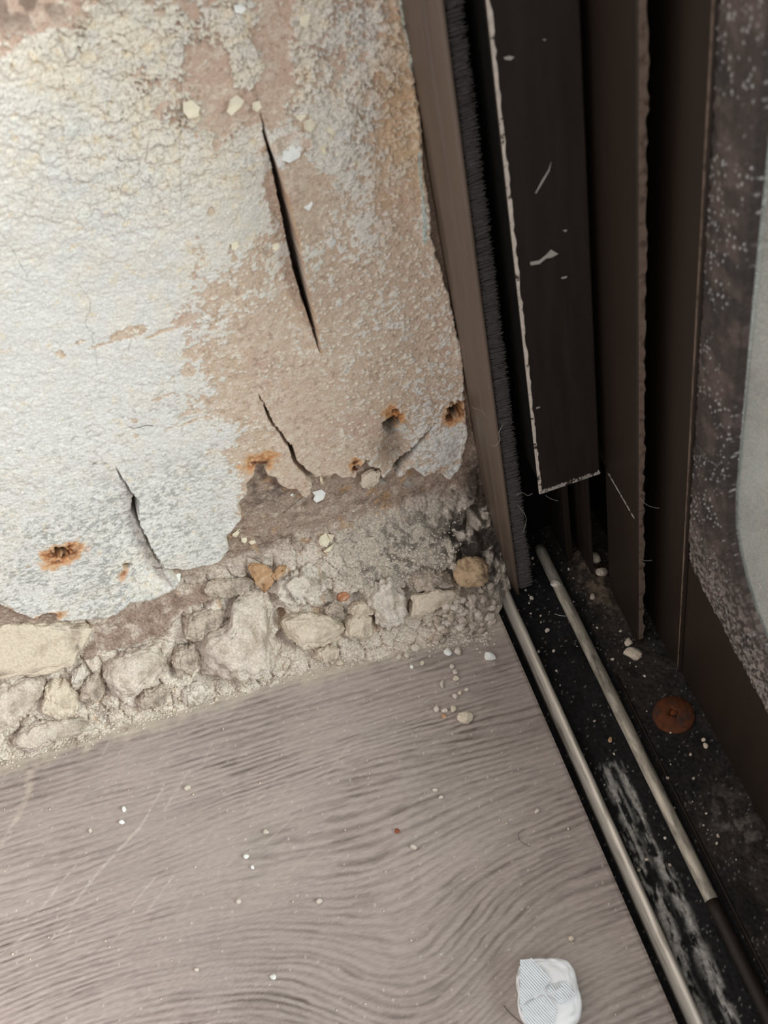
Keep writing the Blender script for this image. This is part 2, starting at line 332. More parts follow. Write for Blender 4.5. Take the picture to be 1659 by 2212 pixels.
# strong solid paint boundary (lower left slab), bare patches
for (a, b, rx, rz) in [(275, 720, 32, 11), (128, 766, 8, 12), (175, 742, 10, 4), (352, 716, 30, 4), (215, 745, 25, 3), (458, 455, 7, 8), (290, 908, 6, 6), (295, 940, 6, 5), (400, 690, 25, 8), (425, 760, 22, 12), (405, 800, 12, 14), (60, 20, 110, 22), (350, 855, 22, 2.5), (430, 885, 45, 3), (395, 915, 40, 2.5)]:
    c = W(a, b); k = 0.165
    field = field-3.2*np.exp(-(((wx-c[0])/(rx*k))**2+((wz-c[1])/(rz*k))**2)**2)
paint = sst(-0.05, 0.05, field)
thick = 0.30+0.28*coarse
pl1, pe1, pi1 = worley(Xg+1.6*fbm(Xg, Zg, 4, 3, 77), Zg+1.2*fbm(Xg, Zg, 4, 3, 78), 4.6, 79)
pl2, pe2, pi2 = worley(Xg*0.8+0.7*fbm(Xg, Zg, 2, 3, 80), Zg+0.7*fbm(Xg, Zg, 2, 3, 84), 1.7, 85)
act = 0.35+1.7*coarse*sst(W(60, 500)[0], W(350, 400)[0], Xg)+0.8*coarse
plates = act*(0.42*(pi1-0.5)*sst(0, .12, pe1)+0.34*(pi2-0.5)*sst(0, .15, pe2)-0.18*sst(0.08, 0, pe1)*sst(.3, .6, pi1))
H = H+paint*(plates+thick+0.10*np.clip(field, 0, 1.5)+0.25*(wid-0.4)*coarse*sst(0.0, 0.3, we)+0.12*(vid-0.5)*sst(0, 0.25, ve)*(0.5+coarse))
# curled flakes: paint rims lift
rim = np.exp(-((field-0.22)/0.16)**2); H = H+rim*0.30*coarse
H = H-0.25*sst(0.07, 0.0, we)*paint*coarse*sst(0.3, 0.6, wid)
# orange-peel texture of the paint, stretched along x
tex = fbm(Xg*0.7+Zg*0.12, Zg, 0.8, 3, 81, .7); tex2 = fbm(Xg*0.7+Zg*0.1, Zg, 1.9, 4, 82, .65)
H = H+(0.15*tex+0.13*tex2)*paint+0.13*fbm(Xg, Zg, 0.75, 3, 83)*(1-paint)
# speckle chips on the bare plaster
sp = sst(0.80, 0.86, vid)*sst(0.05, 0.2, ve)*(1-paint)*sst(0.1, 0.35, cov); H = H+0.35*sp

# --- colours
white = mix(np.tile(lin(228, 226, 221), Xg.shape+(1,)), lin(236, 224, 202), np.clip(cream*0.85-0.08+0.25*fbm(Xg, Zg, 5, 4, 91), 0, 1))
white = mix(white, lin(212, 212, 208), sst(0.1, 0.8, fbm(Xg, Zg, 5, 4, 92, .65))*0.35)
white = mix(white, lin(234, 214, 180), sst(0.25, 0.7, fbm(Xg, Zg, 2.6, 4, 93, .65)+cream*0.5-0.35)*0.55)
bare = mix(np.tile(lin(208, 186, 165), Xg.shape+(1,)), lin(204, 178, 160), sst(-0.3, 0.5, fbm(Xg, Zg, 20, 3, 94)+coarse*0.7-0.3))
bare = mix(bare, lin(222, 208, 190), sst(0.0, 0.6, n_f)*0.6)
bare = mix(bare, lin(150, 124, 104), sst(0.35, 0.8, fbm(Xg, Zg, 1.3, 3, 96))*0.45)
cols = mix(bare, white, np.clip(paint*0.97, 0, 1)); cols = mix(cols, lin(236, 228, 212), sp*0.9)
cols = mix(cols, lin(168, 148, 126), sst(0.06, 0.0, pe2)*paint*act*0.35); cols = mix(cols, lin(222, 206, 190), sst(0.75, .85, pi2)*(1-paint)*0.5)  # thin shadows at plate edges painted into the colour; pale bare plates
# dark brown bare patch in the top-left corner
c = W(50, 10); dk = np.exp(-(((Xg-c[0])/22)**2+((Zg-c[1])/5.5)**2)); cols = mix(cols, lin(128, 110, 98), dk*0.8*sst(-0.2, 0.3, fbm(Xg, Zg, 4, 4, 97)+0.2))
# orange water stain along the right edge
ed_r = pdist(wx, wz, EP[edge_px.index((1003, 836)):len(edge_px)])[0]
st = sst(16, 1, ed_r+fbm(Xg, Zg, 9, 4, 98)*6)*sst(W(0, 800)[1], W(0, 620)[1], Zg)
cols = mix(cols, lin(206, 170, 126), st*0.6)
c = W(840, 440); cols = mix(cols, lin(196, 160, 112), 0.55*np.exp(-(((Xg-c[0])/5)**2+((Zg-c[1])/13)**2))*sst(-0.4, 0.3, n_f))
gb = pdist(wx, wz, [W(905, 330), W(912, 420), W(918, 520)])[0]; cols = mix(cols, lin(172, 190, 184), sst(0.8, 0.2, gb)*0.8)
gb = pdist(wx, wz, [W(862, -40), W(884, 90), W(893, 150)])[0]; cols = mix(cols, lin(190, 206, 198), sst(1.5, 0.4, gb)*0.8)
# mildew, lower left
zl = W(100, 1080)[1]; md = sst(zl+14, zl-14, Zg)*sst(-75, -110, Xg)
cols = mix(cols, lin(128, 130, 130), md*sst(0.05, 0.7, fbm(Xg*0.75, Zg, 1.0, 4, 101, 0.7)+0.35*fbm(Xg, Zg, 14, 3, 102))*0.6)
cols = mix(cols, lin(150, 142, 128), sst(0.3, 0.8, fbm(Xg*0.6+Zg*0.1, Zg, 0.9, 3, 103)+0.25*fbm(Xg, Zg, 12, 2, 104))*0.42*paint*sst(W(0, 850)[1], W(0, 980)[1], Zg))
for (a, b) in [(205, 996), (198, 1000), (225, 998), (192, 930), (160, 945)]:
    c = W(a, b); cols = mix(cols, lin(90, 84, 80), 0.7*np.exp(-((Xg-c[0])**2+(1.6*(Zg-c[1]))**2)/0.9)*sst(-0.6, 0.4, tex))
# --- cracks (wide): push deep
def crack(pts, wd, deep=16.0, jag=0.35, a=0.96):
    global H, cols
    Wp = [W(*q) for q in pts]; jx = Xg+jag*fbm(Xg, Zg, 1.6, 4, 111); jz = Zg+jag*fbm(Xg, Zg, 1.6, 4, 112)
    d, t, s = pdist(jx, jz, Wp); hw = np.interp(t, range(len(wd)), wd)*0.5
    k = sst(-0.12, 0.25, hw-d)*sst(0.02, 0.12, hw)
    H = H-deep*k*np.clip(hw/0.35, 0.12, 1); cols = mix(cols, lin(48, 37, 30), k*a)
    return d, t, s
d, t, s = crack([(563, 245), (575, 300), (598, 370), (620, 460), (640, 555), (662, 650), (680, 715), (692, 765)], [0.1, .6, 1.3, 1.9, 2.1, 1.9, 0.9, 0.05], jag=0.22)
amp = np.interp(t, [0, 1.5, 3.5, 5, 7], [0, .5, 2.0, 2.6, 0])
dd, tt, ss = pdist(Xg, Zg, [W(*q) for q in [(563, 245), (598, 370), (640, 555), (692, 765)]])
amp = np.interp(tt, [0, .5, 1.3, 2.2, 3], [0, 1.6, 5.0, 6.5, 0])
left_s = ss*np.sign(-(W(692, 765)[1]-W(563, 245)[1]))
lf = (Xg < np.interp(Zg, [W(692, 765)[1], W(640, 555)[1], W(598, 370)[1], W(563, 245)[1]], [W(692, 765)[0], W(640, 555)[0], W(598, 370)[0], W(563, 245)[0]]))
H = H-np.where(lf, 1.0*amp*np.exp(-(dd/10.0)**2), -0.55*amp*np.exp(-(dd/7.0)**1.6))
hw_ = np.interp(t, range(8), [0.1, .6, 1.3, 1.9, 2.1, 1.9, 0.9, 0.05])*0.5; cols = mix(cols, lin(196, 152, 112), np.where(lf, 0, sst(0.9, 0.3, d-hw_)*sst(0.0, 0.2, d-hw_)*sst(1.5, 3, t)*0.6))
# crack lower left, left side sinks
pts2 = [(250, 1005), (262, 1032), (280, 1058), (293, 1078), (293, 1120), (318, 1172), (350, 1226)]
d, t, s = crack(pts2, [0.1, .5, .7, 1.3, 1.8, 1.5, 2.2])
P2 = [W(*q) for q in pts2]; xl = np.interp(Zg, [p[1] for p in P2][::-1], [p[0] for p in P2][::-1])
amp = np.interp(t, [0, 2, 4, 6], [0, 1.2, 4.0, 3.6]); lf = Xg < xl
H = H-np.where(lf, 1.0*amp*np.exp(-(d/10.0)**2), -0.50*amp*np.exp(-(d/8)**1.6))
# centre crack, right side proud
pts3 = [(556, 845), (570, 872), (582, 905), (607, 938), (626, 962), (636, 992), (652, 1012), (672, 1030)]
d, t, s = crack(pts3, [0.1, .4, .8, .8, 1.0, 1.4, 2.2, 2.6])
H = H+np.where(Xg > np.interp(Zg, [W(*q)[1] for q in pts3][::-1], [W(*q)[0] for q in pts3][::-1]), 0.8, -0.2)*np.exp(-(d/4)**2)*sst(1, 4, t)
# folded crack by the right nail holes, its shadow painted into the brown
pts4 = [(942, 912), (925, 935), (905, 958), (885, 985), (862, 1008), (845, 1030)]
d, t, s = crack(pts4, [0.1, 1.0, 1.4, 2.2, 3.0, 4.5], deep=5)
c = W(852, 975); fo = np.exp(-(((Xg-c[0])/5.0)**2+((Zg-c[1])/8)**2)); H = H-3.6*fo; cols = mix(cols, lin(132, 108, 90), fo*0.8)
c = W(846, 930); fo = np.exp(-(((Xg-c[0])/2.4)**2+((Zg-c[1])/5)**2)); cols = mix(cols, lin(60, 50, 44), fo*0.85); H = H-1.6*fo
c = W(950, 975); H = H+1.4*np.exp(-(((Xg-c[0])/9)**2+((Zg-c[1])/10)**2))
# hairline cracks
for pts in [[(498, 0), (512, 40), (520, 62), (531, 110), (533, 130), (545, 172)], [(545, 172), (558, 210), (564, 250)], [(228, 0), (245, 30)], [(397, 60), (394, 200), (388, 330), (390, 430)], [(170, 590), (165, 610), (196, 650), (192, 680), (184, 705), (200, 720), (212, 800)], [(292, 1120), (268, 1145), (262, 1160)], [(262, 1150), (240, 1170)],
            [(282, 735), (276, 760), (250, 770)], [(0, 500), (40, 560), (60, 600)], [(473, 1165), (487, 1154), (520, 1140)]]:
    crack(pts, [0.26]*len(pts), deep=1.0, jag=0.3, a=0.6)
# --- rust stains round nail holes: (px,py, rx,ry px, rot, strength, hole dx,dy,r)
rusts = [(130, 1198, 44, 27, -.25, 1, 3, -7, 11), (268, 1243, 10, 20, .4, .7, 6, -14, 6), (103, 1333, 36, 13, .1, .9, 0, 0, 9), (12, 1318, 14, 10, 0, .8, 0, 3, 7), (563, 998, 34, 22, 0, .95, 0, 0, 0), (768, 1006, 11, 22, 0, .9, 1, 6, 6),
         (851, 897, 20, 26, -.3, .85, 4, -10, 5), (850, 905, 16, 22, 0, .5, -5, 12, 10), (982, 893, 24, 28, .2, .9, 4, -8, 12), (990, 885, 18, 12, -.3, .6, -10, 12, 9), (790, 996, 6, 6, 0, .3, 0, 0, 4), (525, 1095, 14, 22, 0, .45, 0, 0, 0), (598, 310, 28, 8, -.3, .25, 0, 0, 0), (945, 1015, 16, 10, 0, .35, 0, 0, 0), (655, 310, 10, 12, 0, .3, 0, 0, 0)]
C_r1 = lin(214, 160, 104); C_r2 = lin(84, 46, 28); C_r3 = lin(186, 120, 72)
for (a, b, rx, ry, ro, stg, hx, hy, hr) in rusts:
    c = W(a, b); k = 0.21; u = (wx-c[0]); v_ = (wz-c[1])
    ur = (u*math.cos(ro)-v_*math.sin(ro))/(rx*k); vr = (u*math.sin(ro)+v_*math.cos(ro))/(ry*k); rr = np.hypot(ur, vr)+0.30*fbm(Xg, Zg, 2.5, 4, 121)
    cols = mix(cols, C_r1, sst(1.25, 0.75, rr)*0.8*stg)
    cols = mix(cols, C_r3, sst(0.95, 0.5, rr)*stg*0.8*sst(-0.5, 0.4, fbm(Xg, Zg, 1.5, 3, 122)))
    cols = mix(cols, C_r2, sst(0.85, 0.3, rr)*stg*sst(-0.2, 0.5, fbm(Xg, Zg, 1.8, 3, 123)))
    H = H-0.6*sst(1.0, 0.2, rr)*stg+0.35*sst(1.1, 0.5, rr)*fbm(Xg, Zg, 1.2, 4, 124)*stg
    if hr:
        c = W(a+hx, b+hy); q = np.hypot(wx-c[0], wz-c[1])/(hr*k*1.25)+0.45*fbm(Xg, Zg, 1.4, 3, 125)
        hk = sst(1.15, 0.8, q); H = H-5.0*hk; cols = mix(cols, lin(24, 15, 11), hk*0.97)  # shade of the hole painted near-black into the colour
# rounded sheet edge, curled forward here and there, then plunging behind the render
H = H+0.5*np.exp(-((sd_-1.3)/1.3)**2)*sst(-0.1, 0.5, fbm(Xg, Zg, 15, 3, 131))
H = H-11*sst(0.35, -0.35, sd_)-0.5*sst(0.9, 0.0, sd_)
cols = mix(cols, lin(226, 214, 194), np.exp(-((sd_-0.2)/0.5)**2)*0.5)
keep = (sd_[:-1, :-1] > -1.6) | (sd_[1:, 1:] > -1.6)
V = np.stack([Xg, -H, Zg], -1)
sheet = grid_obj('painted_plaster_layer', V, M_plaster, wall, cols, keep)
sheet['label'] = 'white painted plaster skin, peeling and cracked'

# ------------------------------------------------------------ floor
xs = axis_vals(-420, -235, -6.2, -6.2, 0.55); ys = axis_vals(-420, -262, 12, 12, 0.5)
Xf, Yf = np.meshgrid(xs, ys)
c0 = G(905, 2190); c1 = G(250, 2330)
g = Yf+26*np.exp(-(((Xf-c0[0])/36)**2+((Yf-c0[1])/42)**2))-9*np.exp(-(((Xf-c1[0])/60)**2+((Yf-c1[1])/40)**2))
g = g+3.0*fbm(Xf*0.25, Yf, 26, 2, 141)+0.45*fbm(Xf*0.35, Yf, 5, 3, 142)+0.04*Xf
per = 2.7+0.9*fbm(Xf*0.1, g, 30, 2, 143)
ph = g/2.5+0.9*vn(g/9, Xf/200, 3)
band = 0.5+0.5*np.sin(ph*2*math.pi)
amp = np.clip(0.62+0.5*fbm(Xf*0.35, g, 14, 3, 144), 0.08, 1)
pore = sst(0.05, 0.6, fbm(Xf*0.08, g*1.0, 0.9, 3, 145, 0.6))
fine = fbm(Xf*0.10, g, 0.8, 3, 146)
big = fbm(Xf*0.3, g, 26, 3, 147)
str2 = sst(0.1, 0.7, fbm(Xf*0.08, g, 0.6, 2, 149, .5)); seg = sst(-0.4, 0.3, fbm(Xf*0.3, g, 3.0, 3, 140))
dark = np.clip(band**2.0*amp*0.60*(0.5+0.5*seg)+pore*0.26*(0.3+amp*0.8)+0.08*str2*(0.4+amp)+0.06*fine+0.14*big+0.07, 0, 1)
fc = mix(np.tile(lin(182, 168, 162), Xf.shape+(1,)), lin(92, 80, 75), dark)
fc = mix(fc, lin(170, 160, 148), sst(0, 0.7, fbm(Xf, Yf, 45, 3, 148))*0.25)
# scuffs (diagonal light rubs)
scf = [((350, 1705), (300, 1790), 3.5, .7), ((300, 1790), (225, 1870), 4, .8), ((225, 1870), (155, 1955), 4, .6), ((410, 1665), (355, 1750), 3.5, .55), ((162, 1870), (90, 1960), 3.5, .55), ((340, 1890), (285, 1955), 2.5, .5), ((378, 1890), (310, 1975), 2.5, .45), ((235, 1600), (215, 1640), 3, .5), ((150, 1995), (110, 2030), 3, .5), ((110, 2030), (60, 2060), 3, .4),
       ((460, 1605), (440, 1650), 3, .4), ((575, 1710), (530, 1765), 2.5, .35), ((620, 1700), (580, 1745), 2.5, .3), ((455, 1795), (410, 1845), 2.5, .35), ((640, 1760), (560, 1835), 2.5, .3), ((270, 2000), (225, 2055), 2.5, .35), ((500, 1860), (470, 1890), 2.5, .3), ((760, 1600), (700, 1680), 3, .3), ((70, 2010), (10, 2055), 3, .35), ((700, 1820), (630, 1880), 2, .25), ((430, 1920), (380, 1990), 2, .25)]
for a, b, wpx, sg in scf:
    jx = Xf+0.6*fbm(Xf, Yf, 6, 3, 151); d, t, s = pdist(jx, Yf, [G(*a), G(*b)])
    fc = mix(fc, lin(206, 194, 184), sst(wpx*0.26, 0, d)*min(1, sg*1.35)*0.8*sst(-1.1, 0.2, fbm(Xf, Yf, 2, 3, 152)))
d, t, s = pdist(Xf+1.2*fbm(Xf, Yf, 9, 3, 153), Yf, [G(95, 1610), G(70, 1660), G(60, 1720), G(35, 1770), G(5, 1820), G(-20, 1860)])
fc = mix(fc, lin(206, 192, 178), sst(np.interp(t, [0, 2, 5], [4.5, 2.2, 1.6]), 0, d)*0.7*sst(-0.8, 0.3, fbm(Xf, Yf, 2.5, 3, 154)))
# dust film close to the rubble and fine white specks
fr = -np.interp(Xf, [-210, -150, -110, -80, -45, -15, 3], [19, 23, 24, 27, 30, 33, 33]); dd = fr-Yf
fc = mix(fc, lin(206, 194, 176), sst(7, -2, dd+fbm(Xf, Yf, 4, 4, 155)*3)*0.75)
p1, pe, pid = worley(Xf, Yf, 4.2, 156); fc = mix(fc, lin(226, 216, 204), sst(0.10, 0.05, p1)*sst(0.75, 0.8, pid)*0.6)
Zf = -0.10*dark-0.12*band*amp-0.55*sst(-7.3, -6.2, Xf)
fl = grid_obj('floor', np.stack([Xf, Yf, Zf], -1), M_floor, None, fc)
tag(fl, 'scuffed grey brown wood grain laminate floor', kind='structure')
V_ = []; n = 60
for i, y in enumerate(np.linspace(12, -420, n)):
    V_ += [(-6.2*MM, y*MM, -0.5*MM), (-6.2*MM, y*MM, -9*MM)]
fe = mesh_obj('laminate_edge', V_, [(2*i, 2*i+1, 2*i+3, 2*i+2) for i in range(n-1)], material('laminate_core', rgb=(70, 58, 50), rough=0.9), fl, False)
fe['label'] = 'dark cut edge of the laminate'

# ------------------------------------------------------------ sliding door track
track = empty('sliding_door_track', (20, -60, -5)); tag(track, 'grimy metal sliding door track with two raised rails along the grey floor', 'door track')
BZ = -4.0
xs = np.arange(-6.4, 50, 0.5); ys = axis_vals(-420, -240, 22, 22, 0.5)
Xb, Yb = np.meshgrid(xs, ys)
Zb = BZ+0.35*fbm(Xb, Yb, 5, 4, 161)+0.25*fbm(Xb, Yb, 1.2, 3, 162)
Zb = Zb-3.5*sst(-1.3, -2.2, Xb)+0.9*sst(25, 27, Xb)
Zb = Zb+2.2*np.exp(-((Xb-25)/1.4)**2)*0
bc = np.tile(lin(34, 33, 34), Xb.shape+(1,))
bc = mix(bc, lin(62, 55, 50), sst(24, 27, Xb)*(0.55+0.3*fbm(Xb, Yb, 8, 3, 163)))
bc = mix(bc, lin(16, 15, 15), sst(0, .6, fbm(Xb, Yb, 10, 4, 164))*0.5)
p1, pe, pid = worley(Xb, Yb, 1.7, 165); bc = mix(bc, lin(150, 146, 140), sst(0.24, 0.12, p1)*sst(0.80, 0.84, pid)*0.6)
for (pa, pb, wd) in [((1310, 1660), (1560, 2300), 1.5), ((1335, 1650), (1420, 1850), 1.2), ((1420, 1850), (1640, 2330), 1.6), ((1350, 1800), (1500, 2130), 1.0)]:
    d, t, s = pdist(Xb+0.9*fbm(Xb, Yb*0.3, 3, 3, 166), Yb, [G(*pa, BZ), G(*pb, BZ)])
    bc = mix(bc, lin(178, 174, 168), sst(wd*2.2, 0.0, d)*sst(-0.5, 0.35, fbm(Xb*1.6, Yb*0.35, 1.6, 4, 167)))
c = G(1590, 1790, BZ); bc = mix(bc, lin(120, 112, 104), 0.75*np.exp(-(((Xb-c[0])/6)**2+((Yb-c[1])/12)**2))*sst(-0.3, 0.5, fbm(Xb, Yb, 3, 4, 168)))
c = G(1290, 1230, BZ); pil = np.exp(-(((Xb-36)/6)**2+((Yb+22)/20)**2)); bc = mix(bc, lin(136, 118, 98), pil*0.8*sst(-0.3, 0.5, fbm(Xb, Yb, 3, 4, 169))); Zb = Zb+3.5*pil*(0.7+0.3*fbm(Xb, Yb, 4, 3, 170))
bc = mix(bc, lin(88, 74, 62), sst(-60, -30, Yb)*sst(28, 34, Xb)*0.4)
bedo = child(grid_obj('track_bed', np.stack([Xb, Yb, Zb], -1), M_bed, None, bc), track)
def sweep_y(name, prof, y0, y1, mat, root, n=60, wob=0.08, seed=1):   # profile (x,z) list, closed, swept along y
    V_ = []; Fc = []; m = len(prof)
    for i, y in enumerate(np.linspace(y0, y1, n)):
        for j, (x, z) in enumerate(prof):
            V_.append(((x+wob*math.sin(i*1.7+j+seed)*0.4)*MM, y*MM, (z+wob*math.sin(i*0.9+seed))*MM))
    for i in range(n-1):
        for j in range(m): Fc.append((i*m+j, i*m+(j+1) % m, (i+1)*m+(j+1) % m, (i+1)*m+j))
    Fc += [tuple(range(m))[::-1], tuple((n-1)*m+j for j in range(m))]
    return child(mesh_obj(name, V_, Fc, mat, None, True), root)
r1 = sweep_y('rail', [(-3.2, -8), (-2.9, -2.4), (-1.2, 1.5), (-0.7, 2.1), (0.4, 2.2), (1.1, 1.6), (1.2, -8)], 0, -420, M_alu, track, 90); r1['label'] = 'bright thin upstand rail beside the floor'
pr2 = [(20.5+2.3*math.cos(a), -0.9+2.3*math.sin(a)) for a in np.linspace(math.pi, 0, 10)]; pr2 = [(19.2, -5)]+[(18.9, -2.2)]+pr2+[(22.1, -2.2), (21.8, -5)]
sweep_y('rail', pr2, -160, -420, M_bronze, track, 50)['label'] = 'darker unworn end of the rounded rail'
r2 = sweep_y('rail', pr2, -3, -160, M_alu_d, track, 50); r2['label'] = 'rounded dirty grey running rail in the middle of the track'
sweep_y('track_lip', [(25.6, -5), (25.6, -2.6), (26.1, -2.4), (26.6, -2.7), (26.6, -5)], -70, -420, M_bronze, track, 40)

# ------------------------------------------------------------ door jamb profiles
jamb = empty('sliding_door_jamb', (5, 0, 0)); tag(jamb, 'dark bronze metal sliding door jamb standing upright beside the peeling wall', 'door frame')
TOP = 430
def prism(name, poly, z0, z1, mat, root, lean=(0, 0), nz=24, smooth=False, bev=0.25, lw=None):
    V_ = []; Fc = []; m = len(poly)
    for i, z in enumerate(np.linspace(z0, z1, nz)):
        k = max(z, 0)/260.0
        for jj, (x, y) in enumerate(poly):
            wl = 1 if lw is None else lw[jj]; V_.append(((x+lean[0]*k*wl)*MM, (y+lean[1]*k*wl)*MM, z*MM))
    for i in range(nz-1):
        for j in range(m): Fc.append((i*m+j, i*m+(j+1) % m, (i+1)*m+(j+1) % m, (i+1)*m+j))
    Fc += [tuple(range(m))[::-1], tuple((nz-1)*m+j for j in range(m))]
    o = child(mesh_obj(name, V_, Fc, mat, None, smooth), root)
    if bev:
        b = o.modifiers.new('bevel', 'BEVEL'); b.width = bev*MM; b.segments = 2; b.limit_method = 'ANGLE'; b.angle_limit = math.radians(35)
    return o
LN = (2.8, -1.0)
o = prism('flange', [(2.4, 8), (2.0, 0), (1.9, -6), (2.3, -12.6), (2.9, -13.4), (3.7, -19.0), (4.4, -20.0), (5.2, -20), (5.2, 8)], -4, TOP, M_bronze_l, jamb, LN, lw=[0, 0, .1, .6, .75, 1, 1, 1, 1])
o['label'] = 'faded tan jamb face next to the wall'
prism('brush_channel', [(5.5, 6), (5.5, -17.5), (10.6, -17.5), (10.6, 6)], -4, TOP, M_black, jamb, (2.6, -1))
prism('gap_light_blocker', [(-4, 20), (-4, 11), (6, 11), (6, 20)], -6, TOP, M_black, jamb)  # added black block, keeps background light out of the wall gap
prism('recess_back', [(5.5, 10), (5.5, 8), (54, 8), (54, 10)], -6, TOP, M_black, jamb)
cov = prism('interlock_cover', [(14.2, -32.6), (14.2, -33.8), (14.5, -34.2), (36.3, -34.2), (36.8, -33.6), (36.8, -32.6)], 74, TOP, M_bronze, jamb)
prism('cover_core', [(15.4, 6), (15.4, -32.5), (36.0, -32.5), (36.0, 6)], 75.5, TOP, M_black, jamb)  # box side behind the cover, its shade put into the black material
def ragged(name, a, b, wdt, nrm, mat, root, seed, n=220, th=0.18, side=(1, 0, 0)):
    # ragged edge band between two points (mm); width direction = side
    a = np.array(a, float); b = np.array(b, float); sd2 = np.array(side, float); nn = np.array(nrm, float); V_ = []; Fc = []
    rg = np.random.RandomState(seed)
    t = np.linspace(0, 1, n); w1_ = wdt*(0.8+0.3*fbm(t*150, t*0, 1.0, 3, seed)); w1_ = np.clip(w1_, 0.12*wdt, None)
    for i in range(n):
        c = a+(b-a)*t[i]
        V_ += [(c)*MM, (c+nn*th)*MM, (c+nn*th+sd2*w1_[i])*MM, (c+sd2*w1_[i])*MM]
    for i in range(n-1):
        for j in range(4): Fc.append((4*i+j, 4*i+(j+1) % 4, 4*i+4+(j+1) % 4, 4*i+4+j))
    return child(mesh_obj(name, V_, Fc, mat, None, False), root)
e = ragged('edge_band', (13.9, -34.1, 74), (14.5, -34.3, TOP), 1.15, (0, -1, 0), M_edge, jamb, 3); e['label'] = 'paint worn to pale metal along the cover edge'
e = ragged('edge_band', (14.2, -34.2, 73.8), (36.6, -34.2, 73.8), 2.1, (0, -1, 0), M_edge_m, jamb, 8, 90, side=(0, 0, 1)); e['label'] = 'scratched bottom edge of the cover'
prism('inner_bar', [(29, 6), (29, -13), (31.5, -13), (31.5, 6)], -3, 90, M_bronze, jamb)
prism('inner_bar', [(35, 6), (35, -24), (36.2, -24), (36.2, 6)], -3, 90, M_bronze, jamb)
prism('fin', [(39.4, 6), (39.4, -59.2), (40.0, -59.8), (41.4, -59.8), (41.9, -59.2), (41.9, 6)], 74.2, TOP, M_fin, jamb)
prism('fin', [(39.4, -32), (39.4, -59.2), (40.0, -59.8), (41.4, -59.8), (41.9, -59.2), (41.9, -32)], -3, 73.7, M_fin, jamb)
e = ragged('edge_band', (39.35, -35, 74), (39.35, -57, 74), 1.1, (-1, 0, 0), M_edge_m, jamb, 12, 60, side=(0, 0, -1), th=0.15)
e = ragged('edge_band', (39.7, -59.8, 0), (39.7, -59.8, TOP), 2.2, (0, -1, 0), M_edge_d, jamb, 15, 260, th=0.25)  # paler brown band down the front edge of the fin
prism('stile_channel', [(48.9, 8), (48.9, -40), (48.2, -60), (48.4, -75.5), (48.0, -76.2), (48.0, -77.2), (48.9, -77.6), (53, -77.6), (53, 8)], -4, TOP, M_fin, jamb)
e = ragged('edge_band', (47.95, -76.2, 0), (47.95, -76.2, TOP), 0.9, (-1, 0, 0), M_edge_d, jamb, 19, 200, th=0.12, side=(0, -1, 0))  # paler brown band along the stile bead
# brush pile: slanting fibres
V_ = []; Fc = []; rg = np.random.RandomState(4)
for i in range(5200):
    z = rg.uniform(-1, TOP-130); k = max(z, 0)/260.0
    x0 = 5.2+rg.uniform(0, 1.5)+LN[0]*k; y0 = -17.8-rg.uniform(0, 1.6)-k
    L_ = 4.6+rg.uniform(-.7, .5)-1.3*k; dz = rg.uniform(0.2, 1.1)
    a = np.array([x0, y0, z]); b = np.array([x0+L_, y0-0.7+rg.uniform(-.4, .3), z+dz]); r = 0.14
    s0 = len(V_)
    for q, rr in ((a, r), (b, r*0.5)):
        V_ += [(q+np.array([0, -rr, 0]))*MM, (q+np.array([0, rr*.6, rr]))*MM, (q+np.array([0, rr*.6, -rr]))*MM]
    Fc += [(s0, s0+1, s0+4, s0+3), (s0+1, s0+2, s0+5, s0+4), (s0+2, s0, s0+3, s0+5), (s0+3, s0+4, s0+5)]
br = child(mesh_obj('brush_pile', V_, Fc, M_brush, None, False), jamb); br['label'] = 'fuzzy grey brush strip'
# chips and scratches on the cover
def blotch(name, pts, pl_ax, pl_v, nrm, mat, root=None, th=0.22, rag=0.0, seed=0):
    c = [at(a, b, pl_ax, pl_v) for a, b in pts]; nn = np.array(nrm, float); m = len(c)
    V_ = [p*MM for p in c]+[(p+nn*th)*MM for p in c]
    Fc = [tuple(range(m, 2*m)), tuple(range(m))[::-1]]+[(j, (j+1) % m, m+(j+1) % m, m+j) for j in range(m)]
    o = mesh_obj(name, V_, Fc, mat, None, False)
    return child(o, root) if root else o
for pts in [[(1145, 566), (1165, 562), (1180, 550), (1190, 539), (1206, 548), (1192, 556), (1180, 558), (1165, 570), (1146, 573)], [(1088, 124), (1100, 120), (1111, 123), (1103, 130), (1090, 128)], [(1156, 417), (1170, 390), (1185, 366), (1191, 349), (1187, 368), (1173, 393), (1158, 418)], [(1212, 599), (1226, 596), (1222, 601), (1213, 602)], [(1172, 84), (1180, 85), (1176, 88)], [(1158, 880), (1167, 878), (1165, 881), (1159, 883)], [(1215, 497), (1225, 496), (1222, 501)]]:
    o = blotch('scratch', pts, 1, -34.3, (0, -1, 0), M_dust, jamb, 0.08); o['label'] = 'pale scuff in the dark finish'

# ------------------------------------------------------------ sliding door panel (right)
door = empty('door_1', (50, -90, 0)); tag(door, 'dark framed sliding door panel with dusty glass', kind='structure')
prism('bottom_rail', [(48.9, -77.7), (48.9, -430), (58, -430), (58, -77.7)], -3.5, 71, M_fin, door, nz=4, bev=0.8)
prism('side_stile', [(50.3, -77.7), (50.3, -92), (54, -92), (54, -77.7)], 71, TOP, M_fin, door, nz=4, bev=0.4)
